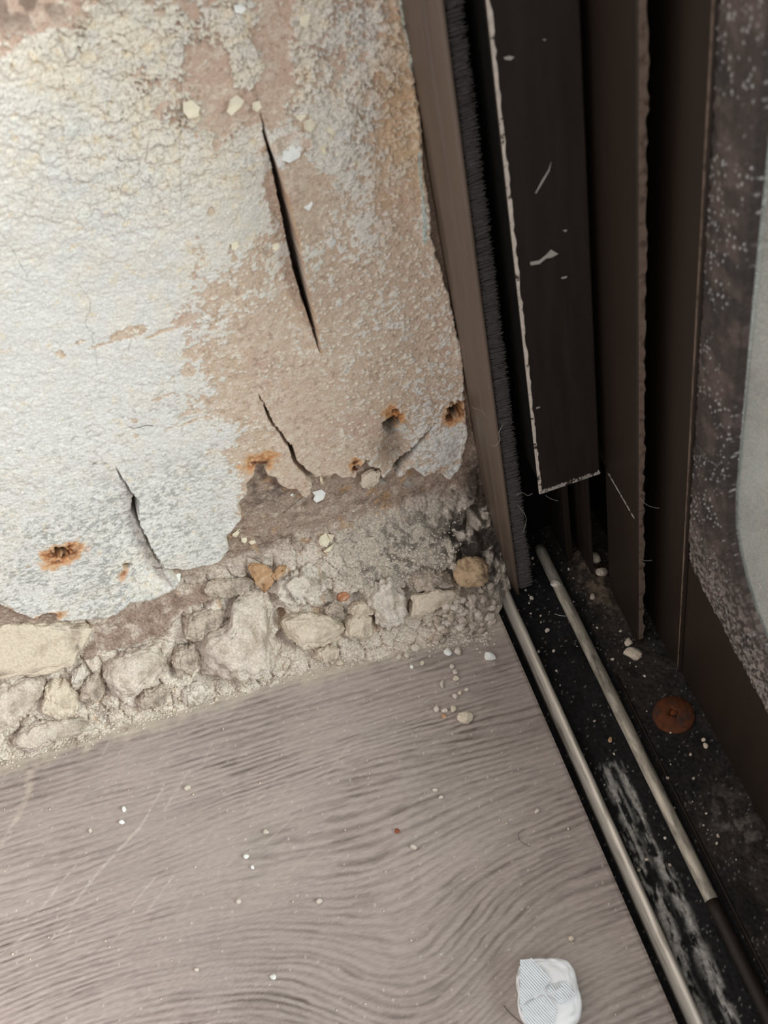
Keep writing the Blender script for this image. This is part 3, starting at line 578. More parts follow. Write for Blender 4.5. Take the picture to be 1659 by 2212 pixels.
# gasket: band from outer boundary to inner boundary
outer = [(-78, TOP), (-78, 200), (-78, 120), (-77.6, 84), (-78.5, 74), (-84, 70.5), (-92, 69), (-103, 67), (-118, 64.5), (-133, 62), (-170, 60), (-260, 60), (-430, 60)]
inner = [(-95.5, TOP), (-97.5, 200), (-98.7, 150), (-99.2, 126), (-101, 116), (-105, 108), (-110, 101), (-116, 95), (-122, 91), (-128, 88), (-170, 84), (-260, 82), (-430, 82)]
def resamp(p, n):
    p = np.array(p, float); s = np.concatenate([[0], np.cumsum(np.hypot(*np.diff(p, axis=0).T))]); s = s/s[-1]; kn = np.array([0, s[4], s[-3], 1.0]); t = np.interp(np.linspace(0, 1, n), [0, .4, .85, 1], kn)
    return np.stack([np.interp(t, s, p[:, 0]), np.interp(t, s, p[:, 1])], -1)
no = 1100; A_ = resamp(outer, no); B_ = resamp(inner, no)
for _ in range(40):
    A_[1:-1] = (A_[:-2]+A_[2:])*0.5; B_[1:-1] = (B_[:-2]+B_[2:])*0.5
u = np.linspace(0, 1, 46)[None, :]
Yg_ = A_[:, 0:1]*(1-u)+B_[:, 0:1]*u; Zg_ = A_[:, 1:2]*(1-u)+B_[:, 1:2]*u
bul = 1.1*np.sin(np.pi*np.clip(u*1.12, 0, 1))**0.6-0.8*sst(0.90, 0.96, u)+0.0*Zg_
Xk = 48.7-bul-0.30*fbm(Yg_, Zg_, 2.2, 4, 181)-0.22*fbm(Yg_, Zg_, 0.7, 3, 182)-0.45*(0.15*fbm(Yg_, Zg_, 14, 2, 183))
Xk = np.where(u > 0.97, 50.6, Xk); Xk = np.where(u < 0.02, 49.2, Xk)
p1, pe, pid = worley(Yg_, Zg_, 1.35, 184); q1, qe, qid = worley(Yg_, Zg_, 0.8, 185)
gc = np.tile(lin(60, 51, 47), Yg_.shape+(1,)); gc = mix(gc, lin(88, 74, 70), sst(-0.2, 0.6, fbm(Yg_, Zg_, 6, 4, 186)))
gc = mix(gc, lin(36, 33, 33), sst(0.1, 0.6, fbm(Yg_, Zg_, 10, 3, 187))*0.7)
dust = sst(110, 70, Zg_)
gc = mix(gc, lin(172, 160, 152), dust*0.75*sst(-0.25, 0.45, fbm(Yg_, Zg_, 1.2, 3, 188)))
spk = sst(0.26, 0.14, p1)*sst(0.62, 0.66, pid)*sst(-0.5, 0.2, fbm(Yg_, Zg_, 14, 3, 189))
gc = mix(gc, lin(206, 208, 208), spk*(0.85-0.4*dust)); Xk = Xk-0.25*spk
gc = mix(gc, lin(40, 32, 28), sst(0.90, 0.93, u)*sst(0.97, 0.94, u)*0.7+0*Zg_)
gk = child(grid_obj('gasket', np.stack([Xk, Yg_, Zg_], -1), M_gasket, None, gc), door); gk['label'] = 'speckled black mouldy rubber seal with a rounded corner'
# glass
mg = bpy.data.materials.new('dusty_glass'); mg.use_nodes = True; nt = mg.node_tree; N = nt.nodes; N.remove(N['Principled BSDF'])
tp = N.new('ShaderNodeBsdfTransparent'); tp.inputs[0].default_value = (*lin(222, 228, 228), 1)
df = N.new('ShaderNodeBsdfDiffuse'); df.inputs[0].default_value = (*lin(188, 184, 176), 1)
mxs = N.new('ShaderNodeMixShader'); tc = N.new('ShaderNodeTexCoord'); nz = N.new('ShaderNodeTexNoise'); nz.inputs['Scale'].default_value = 1700; nz.inputs['Detail'].default_value = 3
rp = N.new('ShaderNodeMapRange'); rp.inputs[1].default_value = 0.35; rp.inputs[2].default_value = 0.65; rp.inputs[3].default_value = 0.15; rp.inputs[4].default_value = 0.65
nt.links.new(tc.outputs['Object'], nz.inputs['Vector']); nt.links.new(nz.outputs['Fac'], rp.inputs[0]); nt.links.new(rp.outputs[0], mxs.inputs[0])
nt.links.new(tp.outputs[0], mxs.inputs[1]); nt.links.new(df.outputs[0], mxs.inputs[2]); nt.links.new(mxs.outputs[0], N['Material Output'].inputs['Surface'])
o = prism('glass_pane', [(51.5, -91), (51.5, -430), (55.5, -430), (55.5, -91)], 70, TOP, mg, door, nz=3, bev=0)
o['label'] = 'dusty grey glass'

og = mesh_obj('ground_outside', [(58*MM, -1.5, -0.01), (1.5, -1.5, -0.01), (1.5, 0.6, -0.01), (58*MM, 0.6, -0.01)], [(0, 1, 2, 3)], material('outside_concrete', rgb=(118, 116, 112), rough=0.9, second=(70, 70, 68), sscale=9, sth=(0.45, 0.6)), None, False)
tag(og, 'grey concrete outside behind the dusty glass', kind='structure')
# ------------------------------------------------------------ rocks, crumbs, flakes
def ico(sub):
    import bmesh
    bm = bmesh.new(); bmesh.ops.create_icosphere(bm, subdivisions=sub, radius=1.0)
    v = np.array([x.co[:] for x in bm.verts]); f = [[q.index for q in t.verts] for t in bm.faces]; bm.free(); return v, f
ICO = {k: ico(k) for k in (1, 2, 3, 5)}
def n3(v, s, sc):
    return (fbm(v[:, 0]+7*v[:, 2], v[:, 1]+3*v[:, 2], sc, 4, s)+fbm(v[:, 1]-5*v[:, 0], v[:, 2]+2*v[:, 0], sc, 4, s+50))*0.5
def rock_shape(sub, seed, facets=7, cut=0.68, rough=0.12):
    v, f = ICO[sub]; v = v.copy(); rg = np.random.RandomState(seed)
    for _ in range(facets):
        n = rg.normal(size=3); n /= np.linalg.norm(n); d = cut+rg.uniform(0, .22); e = v@n; v = v-np.outer(np.maximum(e-d, 0)*0.93, n)
    if rough: v = v*(1+rough*n3(v*1.0, seed, 0.55))[:, None]
    return v, f
SN = np.array([0, -0.72, 0.69])        # general outward direction of the rubble slope
def outline_rock(name, pts, depth, mat, label, seed, cat='rubble', group=None, sink=0.35, box=3.0, rough=0.10, tilt=(0, 0), off=0.0, facets=5, nrm=None, jag=1.0):
    cx = sum(p[0] for p in pts)/len(pts); cy = sum(p[1] for p in pts)/len(pts); c = hit(cx, cy)
    n = (SN if nrm is None else np.array(nrm, float))+np.array([tilt[0], 0, tilt[1]]); n = n/np.linalg.norm(n)
    u_ = np.cross(np.array([0, 0, 1.0]), n); u_ /= np.linalg.norm(u_); u_ = -u_ if u_[0] < 0 else u_; v_ = np.cross(n, u_)
    c = c+n*off
    loc = []
    for p in pts:
        d = ray(*p); q = P+d*((c-P)@n/(d@n)); loc.append(((q-c)@u_, (q-c)@v_))
    loc = np.array(loc); ang = np.arctan2(loc[:, 1], loc[:, 0]); rad = np.hypot(loc[:, 0], loc[:, 1]); o_ = np.argsort(ang); ang = ang[o_]; rad = rad[o_]
    an = np.linspace(-math.pi, math.pi, 361); 
    # polygon radius along each angle
    px_ = np.append(loc[o_, 0], loc[o_[0], 0]); py_ = np.append(loc[o_, 1], loc[o_[0], 1]); rr = np.zeros(361)
    for i, a in enumerate(an):
        ca, sa = math.cos(a), math.sin(a); best = 0
        for j in range(len(px_)-1):
            x1, y1, x2, y2 = px_[j], py_[j], px_[j+1], py_[j+1]; den = ca*(y2-y1)-sa*(x2-x1)
            if abs(den) < 1e-9: continue
            t = (x1*(y2-y1)-y1*(x2-x1))/den; s = (x1*sa-y1*ca)/den
            if t > 0 and -1e-6 <= s <= 1+1e-6: best = max(best, t)
        rr[i] = best
    ker = np.ones(9)/9; rr = np.convolve(np.concatenate([rr[-5:-1], rr, rr[1:5]]), ker, 'valid')
    s, f = ICO[5]; th = np.arctan2(s[:, 1], s[:, 0]); cz = s[:, 2]
    rho = (1-np.abs(cz)**box)**(1/box); R_ = np.interp(th, an, rr)
    X_ = np.cos(th)*R_*rho; Y_ = np.sin(th)*R_*rho; Z_ = cz*depth
    rg = np.random.RandomState(seed); W_ = np.stack([X_, Y_, Z_], -1); mr = rr.mean()
    for _ in range(facets):
        q = rg.normal(size=3); q[2] = abs(q[2])*1.3+0.2; q /= np.linalg.norm(q); sup = (W_@q).max(); dc = sup*rg.uniform(.70, .9); W_ = W_-np.outer(np.maximum(W_@q-dc, 0)*0.95, q)
    nn = W_/(np.linalg.norm(W_, axis=1)[:, None]+1e-9)
    q1_, q2_, q3_ = worley(W_[:, 0]+0.8*n3(W_, seed, 3)+W_[:, 2]*0.5, W_[:, 1]+0.5*W_[:, 2], 3.4, seed); q4_, q5_, q6_ = worley(W_[:, 0]-W_[:, 2], W_[:, 1]+0.8*W_[:, 2], 1.4, seed+1)
    W_ = W_+nn*(jag*(1.5*(q3_-.5)*np.clip(q2_*4, 0, 1)+0.7*(q6_-.5)*np.clip(q5_*4, 0, 1))+1.5*rough*mr*n3(W_/mr, seed+3, 0.6)+0.45*n3(W_, seed+5, 1.8)+0.2*n3(W_, seed+9, 0.7))[:, None]
    base = c+n*1.4-n*depth*sink
    Vw = W_[:, :1]*u_+W_[:, 1:2]*v_+W_[:, 2:3]*n
    o = mesh_obj(name, Vw*MM, f, mat); o.location = base*MM
    return tag(o, label, cat, group)
RK = outline_rock
RK('plaster_chunk', [(415, 1445), (400, 1405), (440, 1370), (500, 1345), (505, 1290), (540, 1272), (575, 1278), (600, 1345), (608, 1400), (598, 1440), (545, 1468), (480, 1465)], 9, M_rock, 'largest pale sandy plaster chunk with a pointed top in the middle of the rubble', 11, box=3.5, off=1.5)
RK('plaster_chunk', [(222, 1480), (228, 1430), (275, 1408), (330, 1395), (366, 1405), (372, 1435), (350, 1462), (300, 1490), (255, 1508)], 7, M_rock, 'long rounded sandy plaster chunk lying left of the largest chunk', 12, off=1.5)
RK('plaster_chunk', [(385, 1350), (410, 1322), (450, 1310), (490, 1318), (498, 1340), (470, 1362), (425, 1385), (390, 1375)], 5, M_rock_g, 'smooth grey mortar lump above and left of the largest chunk', 13)
RK('plaster_chunk', [(372, 1420), (385, 1395), (425, 1390), (438, 1410), (415, 1450), (385, 1462)], 4, M_rock_g, 'small brownish lump wedged between the long chunk and largest chunk', 14)
RK('plaster_chunk', [(588, 1275), (592, 1245), (630, 1222), (672, 1215), (696, 1240), (698, 1270), (680, 1300), (650, 1312), (615, 1300)], 6, M_rock_w, 'knobbly whitish plaster lump right of the orange flake', 15, rough=0.2, off=0.5)
RK('plaster_chunk', [(606, 1348), (620, 1325), (670, 1322), (735, 1335), (745, 1362), (735, 1385), (672, 1400), (655, 1398), (625, 1375)], 8, M_rock_s, 'faceted beige plaster block with yellowish corner right of the largest chunk', 16, box=5, rough=0.04, facets=8, off=1.5)
RK('plaster_chunk', [(745, 1370), (750, 1335), (775, 1318), (805, 1335), (808, 1362), (785, 1382)], 5, M_rock_s, 'small beige chunk right of the faceted block', 17, off=0.8)
RK('plaster_chunk', [(785, 1270), (800, 1252), (850, 1248), (872, 1275), (882, 1320), (868, 1345), (835, 1358), (812, 1340), (790, 1305)], 6, M_rock_w, 'rounded pale lump with a pockmarked face below the granular patch', 18, off=0.5, rough=0.15)
RK('plaster_chunk', [(886, 1334), (888, 1285), (940, 1272), (980, 1272), (995, 1288), (950, 1315)], 4.5, M_rock_s, 'flat triangular smooth beige plaster wedge near the frame', 19, box=6, rough=0.02, facets=3, off=1.5)
RK('plaster_chunk', [(884, 1280), (888, 1240), (925, 1228), (968, 1240), (985, 1262), (940, 1274)], 4.5, M_rock_g, 'crumbly grey lump on top of the triangular wedge', 20, rough=0.22)
RK('plaster_chunk', [(95, 1540), (100, 1490), (115, 1462), (145, 1468), (168, 1500), (166, 1535), (130, 1550)], 5, M_rock_s, 'angular beige chunk standing at the far left of the rubble', 21, off=0.8)
RK('plaster_chunk', [(158, 1488), (160, 1450), (176, 1437), (187, 1445), (180, 1478), (166, 1492)], 3, M_rock_w, 'narrow upright sliver of pale plaster', 22, off=0.8)
RK('plaster_chunk', [(175, 1505), (178, 1470), (205, 1450), (228, 1465), (225, 1500), (200, 1522)], 4, M_rock_g, 'brownish lump pressed against the left end of the long rounded chunk', 23)
RK('plaster_chunk', [(290, 1520), (310, 1490), (355, 1475), (375, 1490), (350, 1520), (310, 1535)], 3.2, M_rock_g, 'flat brown lump under the long rounded chunk', 24)
RK('plaster_chunk', [(388, 1510), (400, 1480), (430, 1472), (450, 1490), (440, 1515), (410, 1525)], 2.6, M_rock_w, 'low whitish lump at the edge of the floor under the largest chunk', 25)
RK('plaster_chunk', [(675, 1420), (680, 1400), (705, 1392), (730, 1402), (725, 1420), (700, 1430)], 2.6, M_rock_s, 'small tan lump at the foot of the faceted beige block', 26)
RK('plaster_chunk', [(700, 1330), (700, 1310), (720, 1300), (745, 1312), (742, 1330), (720, 1338)], 3, M_rock_g, 'grey lump just under the small rusty nail', 27)
RK('plaster_chunk', [(752, 1312), (768, 1298), (800, 1300), (812, 1318), (790, 1330), (760, 1328)], 3, M_rock_s, 'small tan flake-like lump between two pale lumps', 28, rough=0.15)
RK('plaster_chunk', [(430, 1262), (470, 1250), (540, 1248), (562, 1262), (520, 1282), (460, 1290)], 3, M_rock_g, 'thin grey ledge of mortar above the largest chunk', 29)
RK('plaster_slab', [(-60, 1350), (0, 1335), (80, 1345), (150, 1345), (196, 1352), (188, 1388), (160, 1418), (130, 1440), (60, 1450), (-60, 1470)], 3.0, M_rock_s, 'broad pale plaster slab under the white layer at the far left', 30, cat='plaster', box=10, rough=0.05, facets=0, nrm=(0, -0.95, 0.3), off=0.2, jag=1.3)
RK('mortar_slab', [(-60, 1500), (0, 1470), (70, 1455), (100, 1462), (92, 1500), (60, 1540), (0, 1580), (-60, 1600)], 6, M_rock, 'sandy mortar heap cut by the left picture edge', 31, cat='plaster', off=0.3)
RK('mortar_slab', [(20, 1600), (60, 1560), (130, 1552), (210, 1545), (230, 1565), (150, 1590), (60, 1625)], 3.5, M_rock, 'low sandy mortar spill lying on the floor at far left', 32, cat='plaster')
o = RK('plaster_plug', [(983, 1237), (990, 1213), (1010, 1202), (1035, 1204), (1052, 1222), (1054, 1248), (1040, 1268), (1012, 1274), (992, 1262)], 6, material('tan_dirty_plug', rgb=(196, 168, 136), rough=0.95, var=0.2, bump=0.8, second=(110, 94, 76), sscale=200, sth=(0.5, 0.64)), 'round tan plug set in a dark hole beside the metal frame', 33, cat='plug', box=3.5, rough=0.05, off=2.5, facets=4)
RK('clay_flake', [(535, 1222), (548, 1214), (575, 1218), (592, 1238), (585, 1262), (570, 1278), (552, 1255)], 0.8, M_brown, 'triangular orange brown flake above the largest chunk', 34, cat='flake', box=6, rough=0.03, facets=0, off=0.6, jag=0.35, nrm=(0, -.95, .3))
RK('clay_flake', [(586, 1240), (600, 1220), (618, 1218), (612, 1238), (596, 1250)], 0.7, M_brown, 'smaller orange flake touching the knobbly whitish lump', 35, cat='flake', box=6, rough=0.03, facets=0, off=0.6, jag=0.35, nrm=(0, -.95, .3))
RK('clay_flake', [(780, 1040), (782, 1022), (800, 1010), (818, 1015), (816, 1035), (795, 1052)], 0.9, M_rock_s, 'tan plaster flake hanging below the small rust hole', 36, cat='flake', box=5, rough=0.03, facets=0, off=1.5, nrm=(0, -1, .1))

# --- thin paint flakes on the wall ledge
def flake(name, pts, mat, label, cat='paint flake', group=None, lift=0.8, curl=0.6, seed=1, plane=None):
    cx = sum(p[0] for p in pts)/len(pts); cy = sum(p[1] for p in pts)/len(pts)
    c = hit(cx, cy) if plane is None else at(cx, cy, *plane)
    n = np.array([0.05, -0.85, 0.5]) if plane is None or plane[0] == 1 else np.array([0.05, -0.1, 1.0]); n /= np.linalg.norm(n)
    c = c+n*lift; m = len(pts); q = []
    for p in pts:
        d = ray(*p); q.append(P+d*((c-P)@n/(d@n)))
    q = np.array(q); ring = [(q-c)*s+n*curl*(s**2)*np.sin(np.arange(m)*2.1+seed)[:, None]*0.8 for s in (1.0, 0.55)]
    V_ = [v for r_ in ring for v in r_]+[np.zeros(3)]; k = len(V_); V_ = V_+[v-n*0.35 for v in V_]
    Fc = []
    for s, fl_ in ((0, 1), (k, -1)):
        for j in range(m):
            a = [s+j, s+(j+1) % m, s+m+(j+1) % m, s+m+j]; b_ = [s+m+j, s+m+(j+1) % m, s+2*m]
            Fc += [a[::fl_], b_[::fl_]]
    for j in range(m): Fc.append((j, k+j, k+(j+1) % m, (j+1) % m))
    o = mesh_obj(name, np.array(V_)*MM, Fc, mat, None, False); o.location = c*MM
    return tag(o, label, cat, group)
flake('paint_flake', [(677, 1055), (690, 1053), (704, 1066), (698, 1078), (684, 1086), (677, 1080), (680, 1070), (675, 1064)], M_white, 'bright white square paint flake on brown ledge, just under the centre crack')
flake('paint_flake', [(693, 1058-0+100), (705, 1153), (712, 1166), (706, 1182), (692, 1180), (687, 1168)], M_cream, 'cream curled paint flake, largest of the cluster above the rubble', seed=3, curl=1.6)
flake('paint_flake', [(708, 1156), (722, 1154), (716, 1170), (708, 1176)], M_cream, 'thin cream paint curl leaning on the largest flake of the cluster', seed=5, curl=1.8)
flake('paint_flake', [(706, 1184), (718, 1176), (724, 1176), (712, 1190), (698, 1192)], M_cream, 'cream paint sliver at the bottom of the flake cluster', seed=7, curl=1.2)
flake('paint_flake', [(521, 1162), (531, 1157), (534, 1166), (530, 1173), (522, 1172)], M_cream, 'small cream paint flake, left one of a pair under the white sheet corner', seed=2, curl=1)
flake('paint_flake', [(535, 1170), (550, 1165), (553, 1172), (542, 1178)], M_cream, 'small cream paint flake, right one of a pair under the white sheet corner', seed=4, curl=1)
flake('paint_flake', [(502, 1154), (515, 1142), (528, 1140), (518, 1150), (510, 1160), (503, 1160)], M_cream, 'long tan paint curl at the lower corner of the white layer', seed=6, curl=1.2)
flake('paint_flake', [(640, 1054), (650, 1052), (655, 1064), (664, 1074), (655, 1073), (648, 1064)], M_cream, 'cream paint sliver hanging on the rounded plaster tongue', seed=8, curl=1)
flake('paint_flake', [(692, 1022), (698, 1018), (696, 1030), (699, 1048), (694, 1046), (690, 1034)], M_cream, 'thin upright curl of paint above the bright white flake', seed=9, curl=1.5)
flake('paint_flake', [(812, 1037), (820, 1033), (836, 1042), (828, 1048), (815, 1044)], material('grey_chip', rgb=(160, 154, 144), rough=0.9), 'grey chip under the torn plaster fold', seed=10)
flake('paint_flake', [(676, 1260), (700, 1256), (702, 1262), (684, 1264), (678, 1268)], M_cream, 'thin cream splinter on top of the knobbly whitish lump', seed=11)
flake('paint_flake', [(627, 1068), (633, 1065), (634, 1070), (629, 1073)], M_white, 'tiny white paint chip on the brown ledge', seed=12)
flake('paint_flake', [(865, 1040), (880, 1036), (896, 1044), (894, 1052), (878, 1050), (866, 1044)], M_dust, 'greyish paint curl under the fold right of the grey chip', seed=13, curl=1.2)
flake('paint_flake', [(370, 1238), (380, 1232), (391, 1240), (388, 1256), (378, 1258), (370, 1248)], M_white, 'white paint lump at the foot of the lower left crack', seed=14, curl=1)
# curled flakes clinging to the top of the wall
wf = [([(497, 215), (512, 205), (528, 218), (520, 232), (500, 250), (490, 240), (494, 228)], 'cream crescent paint flake left of the cut crack top'), ([(395, 222), (415, 216), (432, 232), (428, 252), (408, 256), (396, 242)], 'round cream blister left of the crescent flake'),
      ([(608, 330), (618, 298), (632, 294), (652, 318), (648, 340), (625, 352), (608, 345)], 'largest white curled flake right of the cut crack top'), ([(640, 240), (655, 236), (662, 250), (650, 262), (640, 256)], 'cream flake high on the wall below the yellow strip'), ([(545, 222), (560, 218), (566, 232), (556, 242), (546, 236)], 'small tan flake on the hairline above the cut crack'),
      ([(655, 262), (672, 256), (684, 268), (672, 286), (658, 280)], 'cream square flake above and right of the largest curled flake'), ([(703, 268), (714, 262), (728, 280), (722, 292), (706, 284)], 'cream triangular flake highest right of the cut crack'), ([(692, 316), (706, 300), (712, 308), (700, 322), (706, 332), (696, 334)], 'small hooked flake right of the largest curled flake'),
      ([(505, 12), (520, 8), (532, 18), (524, 30), (508, 26)], 'whitish flake on the top hairline crack'), ([(645, 20), (660, 14), (672, 24), (664, 60), (650, 56)], 'yellow cream flake strip at the top of the picture'), ([(655, 432), (668, 426), (676, 440), (668, 456), (657, 450)], 'white flake right of the middle of the cut crack'),
      ([(500, 526), (512, 520), (518, 532), (508, 542), (500, 538)], 'pale flake left of the cut crack'), ([(589, 528), (602, 524), (606, 534), (596, 542), (588, 538)], 'small pale flake touching the cut crack on its left')]
for i, (pts, lb) in enumerate(wf):
    flake('paint_flake', pts, M_cream if i not in (2, 8, 10) else M_white, lb, seed=20+i, curl=0.6, lift=1.3, plane=(1, -0.3))

# --- crumbs: explicit ones first
def crumb(px, py, r, mat, seed, label, group=None, name='plaster_crumb', plane=None, cat='crumb', shape=(1, .8, .7), sub=2):
    c = at(px, py, 2, r*0.19*0.45) if plane is None else plane
    v, f = rock_shape(sub, seed, 6, 0.62, 0.12); rg = np.random.RandomState(seed); a = rg.uniform(0, 6.28)
    v = v*np.array(shape)*r*0.19; v = np.stack([v[:, 0]*math.cos(a)-v[:, 1]*math.sin(a), v[:, 0]*math.sin(a)+v[:, 1]*math.cos(a), v[:, 2]], -1)
    o = mesh_obj(name, v*MM, f, mat, None, False); o.location = np.array(c)*MM
    return tag(o, label, cat, group)
big = [(1005, 1550, 16, M_rock_s, 'largest loose beige crumb on the floor below the frame corner'), (1058, 1418, 13, M_white, 'white crumb on the floor beside the track'), (862, 1418, 7, M_rock_w, 'pale crumb on the floor edge, left of a close pair'), (879, 1415, 8, M_rock_w, 'pale crumb on the floor edge, right of a close pair'), (898, 1400, 11, M_rock_w, 'oblong pale crumb on the rubble edge above the close pair'),
       (912, 1432, 6, M_rock_s, 'small crumb just below the close pair'), (889, 1440, 5, M_white, 'tiny white crumb below the close pair'), (967, 1408, 10, M_white, 'white crumb at rubble edge left of a greenish one'), (990, 1406, 10, M_rock_w, 'greenish white crumb at the rubble edge'), (977, 1440, 6, M_rock_w, 'crumb at the top of the short vertical row'), (984, 1452, 7, M_rock_w, 'crumb second in the short vertical row'), (985, 1466, 8, M_rock_s, 'beige crumb at the foot of the short vertical row'),
       (955, 1477, 9, M_rock_w, 'upright pale splinter left of the short vertical row'), (943, 1531, 8, M_rock_w, 'pale crumb left of the largest loose crumb'), (960, 1535, 7, M_rock_w, 'small pale crumb between two others left of the largest'), (979, 1531, 8, M_rock_s, 'round crumb touching the largest loose crumb'), (959, 1547, 6, M_brown, 'brownish crumb under the small pale crumb'), (983, 1504, 7, M_rock_w, 'crumb above the group of four'), (993, 1497, 5, M_rock_s, 'tan speck above the group of four'), (1008, 1490, 5, M_rock_w, 'pale speck highest above the group of four'),
       (858, 1795, 6, material('brick_red', rgb=(150, 84, 58), rough=0.9), 'reddish brick crumb alone on the open floor'), (893, 1830, 7, M_rock_w, 'pale crumb below the reddish one'), (940, 1706, 6, M_rock_w, 'pale crumb on open floor above a close twin'), (952, 1722, 5, M_rock_w, 'small crumb just under its twin on open floor'), (1160, 1752, 5, M_rock_w, 'pale crumb on the floor close to the track'), (575, 1797, 6, M_rock_w, 'pale crumb in the middle of the floor'), (405, 1702, 7, M_rock_w, 'flat pale crumb between the long scuffs'), (532, 1850, 6, M_white, 'white crumb below the long scuffs, left'), (545, 1873, 5, M_white, 'tiny white crumb next to the white crumb'),
       (516, 1948, 6, M_rock_w, 'pale crumb on the floor low centre'), (690, 1947, 6, M_rock_w, 'pale crumb on the floor right of low centre'), (425, 2095, 5, M_rock_w, 'crumb near the bottom on the floor'), (590, 2110, 6, M_white, 'white crumb near the bottom centre'), (1234, 2028, 6, M_rock_s, 'beige crumb on the floor above the foil wrapper'), (195, 1795, 5, M_rock_w, 'pale crumb left of the long scuff'), (268, 1748, 6, M_white, 'white crumb upper of two beside the long scuff'), (263, 1776, 6, M_white, 'white crumb lower of two beside the long scuff'),
       (733, 1432, 10, M_rock_s, 'peach coloured crumb at the rubble front below the faceted block'), (760, 1418, 6, M_white, 'white crumb next to the peach coloured one'), (1432, 2212-630, 5, M_rock_w, 'pale chip near the rusty screw')]
for i, (a, b, r, m_, lb) in enumerate(big[:-1]):
    crumb(a, b, r*1.05, m_, 300+i, lb, shape=(1, .8, .8) if 'splinter' not in lb else (1.1, .45, .5))
# gravel beside the plug and at the rubble foot (individual crumbs), shared label
cnt = 0
def on_slope(px, py, r):
    q = hitv([(px, py)])[0]; return q+SN*r*0.13
for i in range(120):
    a = rng.gauss(1000, 48); b = 1320+rng.gauss(0, 30)-(a-1000)*0.15
    if a > 1075 or b > 1395 or a < 880: continue
    r = rng.uniform(4, 13)
    crumb(a, b, r, rng.choice([M_rock_w, M_rock_w, M_rock, M_rock_g]), 700+i, 'pale plaster crumb in the gravelly patch below the round plug', 'crumbs below the round plug', plane=on_slope(a, b, r), sub=2)
for i in range(95):
    a = rng.uniform(5, 860); e = np.interp(a, [0, 230, 400, 620, 850], [1630, 1570, 1510, 1440, 1392]); b = e+abs(rng.gauss(0, 14))-8
    r = rng.uniform(2.5, 6.5)
    q = hitv([(a, b)])[0]; q = q+np.array([0, 0, r*0.06]) if q[2] <= 0.01 else q+SN*r*0.1
    crumb(a, b, r, rng.choice([M_rock_w, M_rock, M_rock_s]), 900+i, 'tiny pale plaster crumb along the foot of the rubble', 'crumbs at the rubble foot', plane=q, sub=1)
for i in range(70):
    a = rng.uniform(5, 1400); b = rng.uniform(1470, 2200)
    gx, gy = G(a, b)
    if gx > -9 or b < np.interp(a, [0, 1100], [1680, 1430]): continue
    r = rng.uniform(1.5, 3.2)
    crumb(a, b, r, rng.choice([M_rock_w, M_rock, M_rock_s]), 1100+i, 'tiny pale speck of plaster scattered on the open grey floor', 'specks on the open floor', sub=1)
for i in range(60):
    x = rng.choice([rng.uniform(2, 18), rng.uniform(23, 38)]); y = -rng.uniform(2, 150)**1.0
    if x > 38: continue
    r = rng.uniform(1.5, 5); crumb(0, 0, r, rng.choice([M_rock_w, M_rock_g, M_rock_s]), 1300+i, 'tiny pale grit crumb lying in the black door track', 'grit crumbs in the track', plane=(x, y, BZ+(0.9 if x > 26 else 0)+0.3), sub=1)
tr_b = [(1200, 1262, 13, M_rock_w, 'white crumb on top of the rounded rail'), (1367, 1412, 20, M_rock_s, 'cream flake on the track bed at the foot of the fin'), (1358, 1387, 11, M_rock_s, 'smaller cream flake behind the one at the foot of the fin'), (1285, 1205, 15, M_rock_s, 'tan lump high in the dark corner under the cover'), (1300, 1235, 14, M_rock_g, 'brown lump in the dark corner below the tan lump'), (1280, 1290, 10, M_rock_g, 'dusky lump beside the fin foot'), (1525, 1610, 7, M_rock_s, 'small tan chip right of the rusty screw'), (1520, 1598, 5, M_rock_s, 'tiny tan chip above the small tan chip'), (1148, 1292, 6, M_rock_w, 'pale crumb between the rails near the jamb foot'), (1182, 1362, 6, M_rock_w, 'pale crumb lower between the rails'), (1318, 1598, 6, M_brown, 'brown grain at the middle of the track bed')]
for i, (a, b, r, m_, lb) in enumerate(tr_b):
    zc = 1.6 if 'on top of the rounded' in lb else (0.5 if 'corner' in lb else BZ+1.2)
    crumb(a, b, r, m_, 1500+i, lb, plane=at(a, b, 2, zc), shape=(1, .8, .45) if 'flake' in lb else (1, .8, .7))
# uncountable grit: one stuff object
V_ = []; Fc = []; v0, f0 = ICO[1]
def add_grit(c, r, seed):
    rg2 = np.random.RandomState(seed % 100000); s = len(V_); vv = v0*(0.7+0.6*rg2.rand(len(v0), 1))*r*np.array([1, .85, .75])
    V_.extend((vv+c)*MM); Fc.extend([[s+j for j in t] for t in f0])
gp = []
for i in range(6500):
    a = rng.uniform(-40, 1070); e = np.interp(a, [0, 230, 400, 620, 850, 1090], [1640, 1578, 1520, 1452, 1400, 1372])
    gp.append((a, e-abs(rng.gauss(0, 50))+4 if rng.random() < .8 else e+abs(rng.gauss(0, 10))))
for i in range(1700): gp.append((rng.uniform(690, 1000), rng.gauss(1205, 42)))
for i, q in enumerate(hitv(gp)):
    if q[0] > 1.5 or np.hypot(q[0]+8, q[2]-22) < 7: continue
    add_grit(q+SN*rng.uniform(-0.1, 0.3), rng.uniform(0.18, 0.8)*rng.uniform(.5, 1), i)
gr = mesh_obj('plaster_grit', V_, Fc, M_rock_w, None, False); tag(gr, 'pale sandy plaster grit and dust along the base of the wall', 'grit', kind='stuff')

